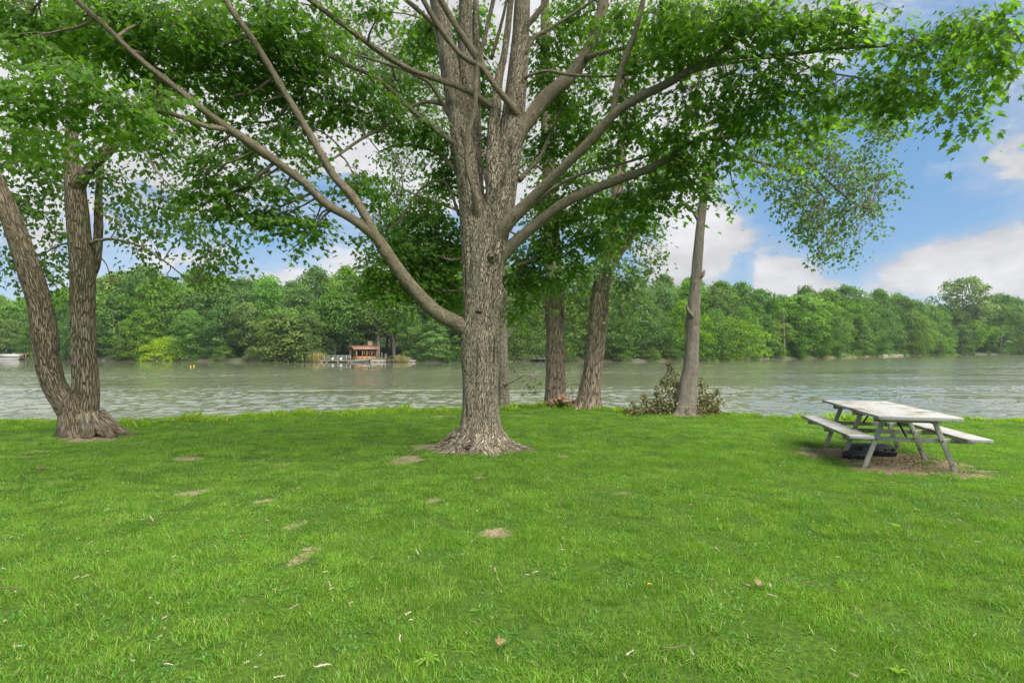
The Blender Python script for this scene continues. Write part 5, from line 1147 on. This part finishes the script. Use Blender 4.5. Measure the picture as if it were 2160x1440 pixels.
def scatter(name, label, cat, pts, rot, scl, idx, protos):
    me = mesh_arrays(name, pts, [], [], None, False, {'rot': ('FLOAT_VECTOR', rot), 'scl': ('FLOAT_VECTOR', scl), 'idx': ('INT', idx)})
    o = tag(link(name, me), label, cat, kind='stuff')
    ng = bpy.data.node_groups.new(name, 'GeometryNodeTree')
    ng.interface.new_socket('Geometry', in_out='INPUT', socket_type='NodeSocketGeometry'); ng.interface.new_socket('Geometry', in_out='OUTPUT', socket_type='NodeSocketGeometry')
    gi, go = ng.nodes.new('NodeGroupInput'), ng.nodes.new('NodeGroupOutput'); iop = ng.nodes.new('GeometryNodeInstanceOnPoints'); jn = ng.nodes.new('GeometryNodeJoinGeometry')
    objs = []
    for k, m in enumerate(protos):
        po = bpy.data.objects.new(name + '_tuft', m); objs.append(po)
        oi = ng.nodes.new('GeometryNodeObjectInfo'); oi.inputs['Object'].default_value = po; oi.inputs['As Instance'].default_value = True
        ng.links.new(oi.outputs['Geometry'], jn.inputs[0])
    def na(n, t):
        q = ng.nodes.new('GeometryNodeInputNamedAttribute'); q.data_type = t; q.inputs[0].default_value = n; return q.outputs[0]
    ng.links.new(gi.outputs[0], iop.inputs['Points']); ng.links.new(jn.outputs[0], iop.inputs['Instance']); iop.inputs['Pick Instance'].default_value = True
    ng.links.new(na('idx', 'INT'), iop.inputs['Instance Index']); ng.links.new(na('rot', 'FLOAT_VECTOR'), iop.inputs['Rotation']); ng.links.new(na('scl', 'FLOAT_VECTOR'), iop.inputs['Scale'])
    ng.links.new(iop.outputs[0], go.inputs[0])
    md = o.modifiers.new('tufts', 'NODES'); md.node_group = ng
    return o
def build_grass():
    rg = np.random.default_rng(2)
    protos = [tuft_mesh('tuft', 60 + i, 200 if i < 6 else 150, .17, .022, (.060, .055, .065, .050, .058, .070, .040)[i], (.0022, .0018, .0026, .002, .0022, .003, .0034)[i], (.6, .9, .5, .8, .7, 1.0, .9)[i], M['grass']) for i in range(7)]
    protos += [tuft_mesh('tuft', 160 + i, 60, .15, .012, .036, .0075, 1.0, M['clover']) for i in range(2)]
    X, Y = [], []
    for y0, y1, dens, half in ((1.2, 6, 62, 8), (6, 11, 42, 13), (11, 18.4, 26, 19)):
        n = int((y1 - y0) * 2 * half * dens); X.append(rg.uniform(-half, half, n)); Y.append(rg.uniform(y0, y1, n))
    x, y = np.concatenate(X), np.concatenate(Y)
    m = soil_mask(x, y); keep = (y < bank_y(x) + .15) & (rg.random(len(x)) > np.clip((m - .14) / .36, 0, .95))
    for k_, c in TREES_AT.items(): keep &= ((x - c[0]) ** 2 + (y - c[1]) ** 2) > {'maple': .36, 'twin': .25}.get(k_, .05)
    x, y, m = x[keep], y[keep], m[keep]; n = len(x)
    patch = fbm(np.column_stack([x * .8, y * .8, x * 0]), 3, 21)
    s = (.60 + .85 * patch) * rg.uniform(.7, 1.25, n) * (1 - .45 * np.clip(m * 2.2, 0, 1))
    far = 1 + .25 * np.clip((y - 6) / 8, 0, 1)
    scatter('grass', 'short mown green grass covering the lawn', 'grass', np.column_stack([x, y, ground_z(x, y)]), np.column_stack([rg.normal(0, .07, n), rg.normal(0, .07, n), rg.uniform(0, 6.28, n)]),
            np.column_stack([far, far, s]), np.where((fbm(np.column_stack([x * 1.3, y * 1.3, x * 0 + 4]), 3, 41) > .57) & (rg.random(n) < .55), rg.integers(7, 9, n), rg.integers(0, 7, n)), protos)
    print('tufts', n)
    # lusher weeds along the bank
    n = 2600; x = rg.uniform(-16, 16, n); e = -np.abs(rg.normal(0, .38, n)) + .2; left = (x < -.4); e = np.where(left, e * rg.uniform(1, 2.6, n), e); y = bank_y(x) + e
    keep = rg.random(n) < np.where(left & (x > -9), .95, .42); x, y = x[keep], y[keep]; n = len(x)
    wp = [tuft_mesh('weed', 90 + i, 46, .12, .04, .13, .009, .8, M['weed']) for i in range(4)]; s = rg.uniform(.5, 1.25, n) * np.where(rg.random(n) < .06, 1.9, 1)
    scatter('bank_weeds', 'bright yellow-green weeds fringing the top of the near bank', 'weeds', np.column_stack([x, y, ground_z(x, y)]), np.column_stack([np.zeros(n), np.zeros(n), rg.uniform(0, 6.28, n)]), np.column_stack([s, s, s]), rg.integers(0, 4, n), wp)
build_grass()

# ------------------------------------------------------------------ what lies in the grass
def lump_mesh(name, seed, L, r, mat, bend=.3):
    rg = np.random.default_rng(seed); n = 7; t = np.linspace(0, 1, n); q = np.column_stack([L * (t - .5), bend * L * np.sin(t * 3 + seed) * .3, .25 * r * np.sin(t * 5)])
    mb = MB(); mb.tube(q, r * .55 * (.35 + .65 * np.sin(np.pi * np.clip(t, .06, .94))), 7, 14, seed, r * .8, 90, 90)
    for k in range(16):
        i = int(rg.integers(1, n - 1)); i = int(rg.integers(0, n)); d = unit(rg.normal(size=3)) * r * rg.uniform(1.2, 2.6); mb.tube([q[i], q[i] + d], [r * .42, r * .16], 4, 3)
    return mb.mesh(name, mat, True)
SEEDS = [lump_mesh('seed_cluster', i, L, r, M['seed']) for i, (L, r) in enumerate(((.045, .0045), (.03, .004), (.055, .0055), (.022, .005), (.04, .0032), (.08, .006)))]
LIT = [(163, 1283, 2), (880, 1169, 2), (680, 1408, 5), (1112, 1072, 1), (1216, 1168, 1), (1257, 1127, 1), (1305, 1105, 1), (1045, 1209, 0), (1128, 1211, 0), (1628, 1262, 5), (1600, 1242, 0), (1766, 1178, 0), (1850, 1186, 3), (2062, 1150, 2), (1456, 1066, 0), (1512, 1098, 2), (1513, 1160, 2), (180, 1226, 2), (160, 1230, 0), (860, 1296, 2), (795, 1250, 1), (1460, 1385, 0), (1330, 1385, 2), (2108, 1075, 3), (2155, 1072, 3), (2062, 1058, 1), (1970, 1040, 1), (1880, 1022, 0),
       (130, 1062, 2), (490, 1075, 0), (320, 1097, 5), (300, 1100, 0), (338, 1085, 1), (190, 1150, 2), (225, 1167, 3), (45, 1165, 1), (10, 1320, 3), (620, 1285, 2), (590, 1247, 1), (695, 1237, 2), (700, 1245, 1), (685, 1212, 4), (280, 1405, 3), (355, 1415, 2), (550, 1390, 1), (520, 1412, 1), (540, 1418, 1), (590, 1435, 2), (318, 1265, 3), (333, 1280, 3), (630, 1035, 0), (588, 1073, 0), (543, 1037, 4), (685, 1050, 4), (497, 1035, 1), (563, 1134, 1), (1186, 1140, 1), (1215, 1056, 3), (1760, 1030, 4), (1650, 980, 1), (1645, 985, 0), (1935, 1080, 2), (2025, 1105, 2), (1915, 1095, 1)]
def build_litter():
    rg = np.random.default_rng(17); spots = list(LIT)
    for _ in range(70):
        py = 965 + 470 * rg.random() ** 1.5; spots.append((rg.uniform(0, 2160), py, int(rg.choice([0, 1, 1, 3, 4]))))
    for px, py, k in spots:
        x, y = gpt(px, py); s = rg.uniform(.65, 1.15)
        o = link('seed_cluster', SEEDS[k], None, (x, y, gz(x, y) + .036 + .012 * rg.random())); o.rotation_euler = (rg.normal(0, .35), rg.normal(0, .3), rg.uniform(0, 6.28)); o.scale = (s, s, s)
        tag(o, 'pale dry fallen seed cluster lying in the grass', 'seed cluster', 'seed litter strewn over the lawn')
    def stick(lb, pts, r):
        q = np.array([(*gpt(a, b), 0) for a, b in pts]); q[:, 2] = ground_z(q[:, 0], q[:, 1]) + .055; c = q[0].copy()
        me, _ = limb_mesh('fallen_twig', (q, np.full(len(q), r)), c, M['twig'], abs(int(pts[0][0])), 6, 1.0, .001, True); tag(link('fallen_twig', me, None, c), lb, 'twig')
    stick('thin dark twig curving through the grass in the right foreground', [(1645, 1230), (1680, 1235), (1720, 1246), (1755, 1256), (1780, 1262)], .003)
    stick('short straight grey twig at the left edge of the lawn', [(-10, 1255), (20, 1256), (48, 1258)], .0035)
    stick('pale short twig in the foreground below the maple', [(1392, 1378), (1420, 1380), (1446, 1374)], .0035)
    stick('hooked pale twig in the grass below the picnic table', [(1918, 1125), (1914, 1142), (1922, 1156), (1935, 1148)], .004)
    stick('forked brown twig low in the right foreground', [(1805, 1310), (1812, 1318), (1826, 1320)], .0035)
    # dandelion in flower, rosettes, fallen leaves
    def rosette(lb, px, py, n, L, mat, name='weed_rosette', spread=.55):
        x, y = gpt(px, py); rgl = np.random.default_rng(int(px)); a = np.linspace(0, 6.28, n, False) + rgl.normal(0, .2, n)
        t = thing(name, lb, 'weed', (x, y, gz(x, y) + .02))
        tm = leaf_template([(0, 0), (.05, .15), (.13, .3), (.05, .36), (.16, .55), (.07, .6), (.15, .8), (0, 1)], .3, .35)
        for k in range(n): link('leaf', leaves_mesh('leaf', np.zeros((1, 3)), np.array([[math.cos(a[k]), math.sin(a[k]), spread]]), np.array([[-math.cos(a[k]) * spread, -math.sin(a[k]) * spread, 1]]), np.array([L * rgl.uniform(.7, 1.1)]), np.array([rgl.uniform(.3, .8)]), tm, M[mat]), t)
    rosette('broad dandelion rosette in the foreground left of the brown fallen leaf', 905, 1385, 13, .085, 'grass', spread=.3)
    rosette('bright green weed sprig at the bottom edge of the lawn', 1897, 1425, 12, .05, 'weed', spread=.9)
    rosette('small bright weed sprig beside the hooked twig', 1892, 1120, 8, .06, 'weed', spread=.8)
    rosette('small green weed growing at the foot of the maple', 1012, 948, 9, .12, 'weed', spread=1.2)
    rosette('small weed on the bare soil left of the maple roots', 921, 940, 7, .10, 'weed', spread=.6)
    rosette('leafy weed poking above the bank at far left of the lawn', 42, 884, 16, .28, 'weed', spread=1.3)
    rosette('leafy weed on the bank behind the picnic table', 2110, 880, 9, .22, 'weed', spread=1.4)
    x, y = gpt(1370, 1245); t = thing('dandelion', 'single yellow dandelion flower in the grass', 'flower', (x, y, gz(x, y)))
    mb = MB(); mb.tube([(0, 0, 0), (.004, 0, .04), (0, 0, .075)], [.002] * 3, 5, 5); link('stem', mb.mesh('stem', M['weed']), t)
    n = 26; a = np.linspace(0, 12.5, n); link('flower_head', leaves_mesh('flower_head', np.tile([[0, 0, .075]], (n, 1)), np.column_stack([np.cos(a), np.sin(a), np.linspace(.2, 1.2, n)]), np.tile([[0, 0, 1.]], (n, 1)), np.full(n, .017), np.full(n, .5), T_OVAL, M['yellow']), t)
    for px, py, tint, sz, lb in ((1050, 1366, .75, .05, 'curled brown fallen maple leaf in the foreground'), (1597, 1241, .95, .06, 'small yellowed fallen leaf beside a pale seed cluster'), (83, 999, .1, .07, 'dark brown curled fallen leaf left of the twin-trunk poplar')):
        x, y = gpt(px, py); o = link('fallen_leaf', leaves_mesh('fallen_leaf', np.zeros((1, 3)), np.array([[.6, .4, .25]]), np.array([[-.2, -.7, .7]]), np.array([sz * 1.4]), np.array([tint]), leaf_template([(0, 0), (.12, -.04), (.40, -.02), (.27, .19), (.58, .47), (.20, .46), (.23, .70), (.09, .76), (0, 1.02)], .8, .5), M['dead_leaf']), None, (x, y, gz(x, y) + .05)); tag(o, lb, 'leaf')
build_litter()

# ------------------------------------------------------------------ summer air between here and the far wood
def build_haze():
    m = bpy.data.materials.new('haze'); m.use_nodes = True; T = NT(m.node_tree); T.n.clear()
    out = T.node('ShaderNodeOutputMaterial'); v = T.node('ShaderNodeVolumePrincipled')
    v.inputs['Color'].default_value = (.80, .88, .96, 1); v.inputs['Density'].default_value = .00014; v.inputs['Anisotropy'].default_value = .0
    T.l.new(v.outputs[0], out.inputs['Volume'])
    mb = MB(); mb.box((0, 500, 22), (2600, 1460, 54)); o = link('haze', mb.mesh('haze', m)); o['kind'] = 'stuff'
build_haze()
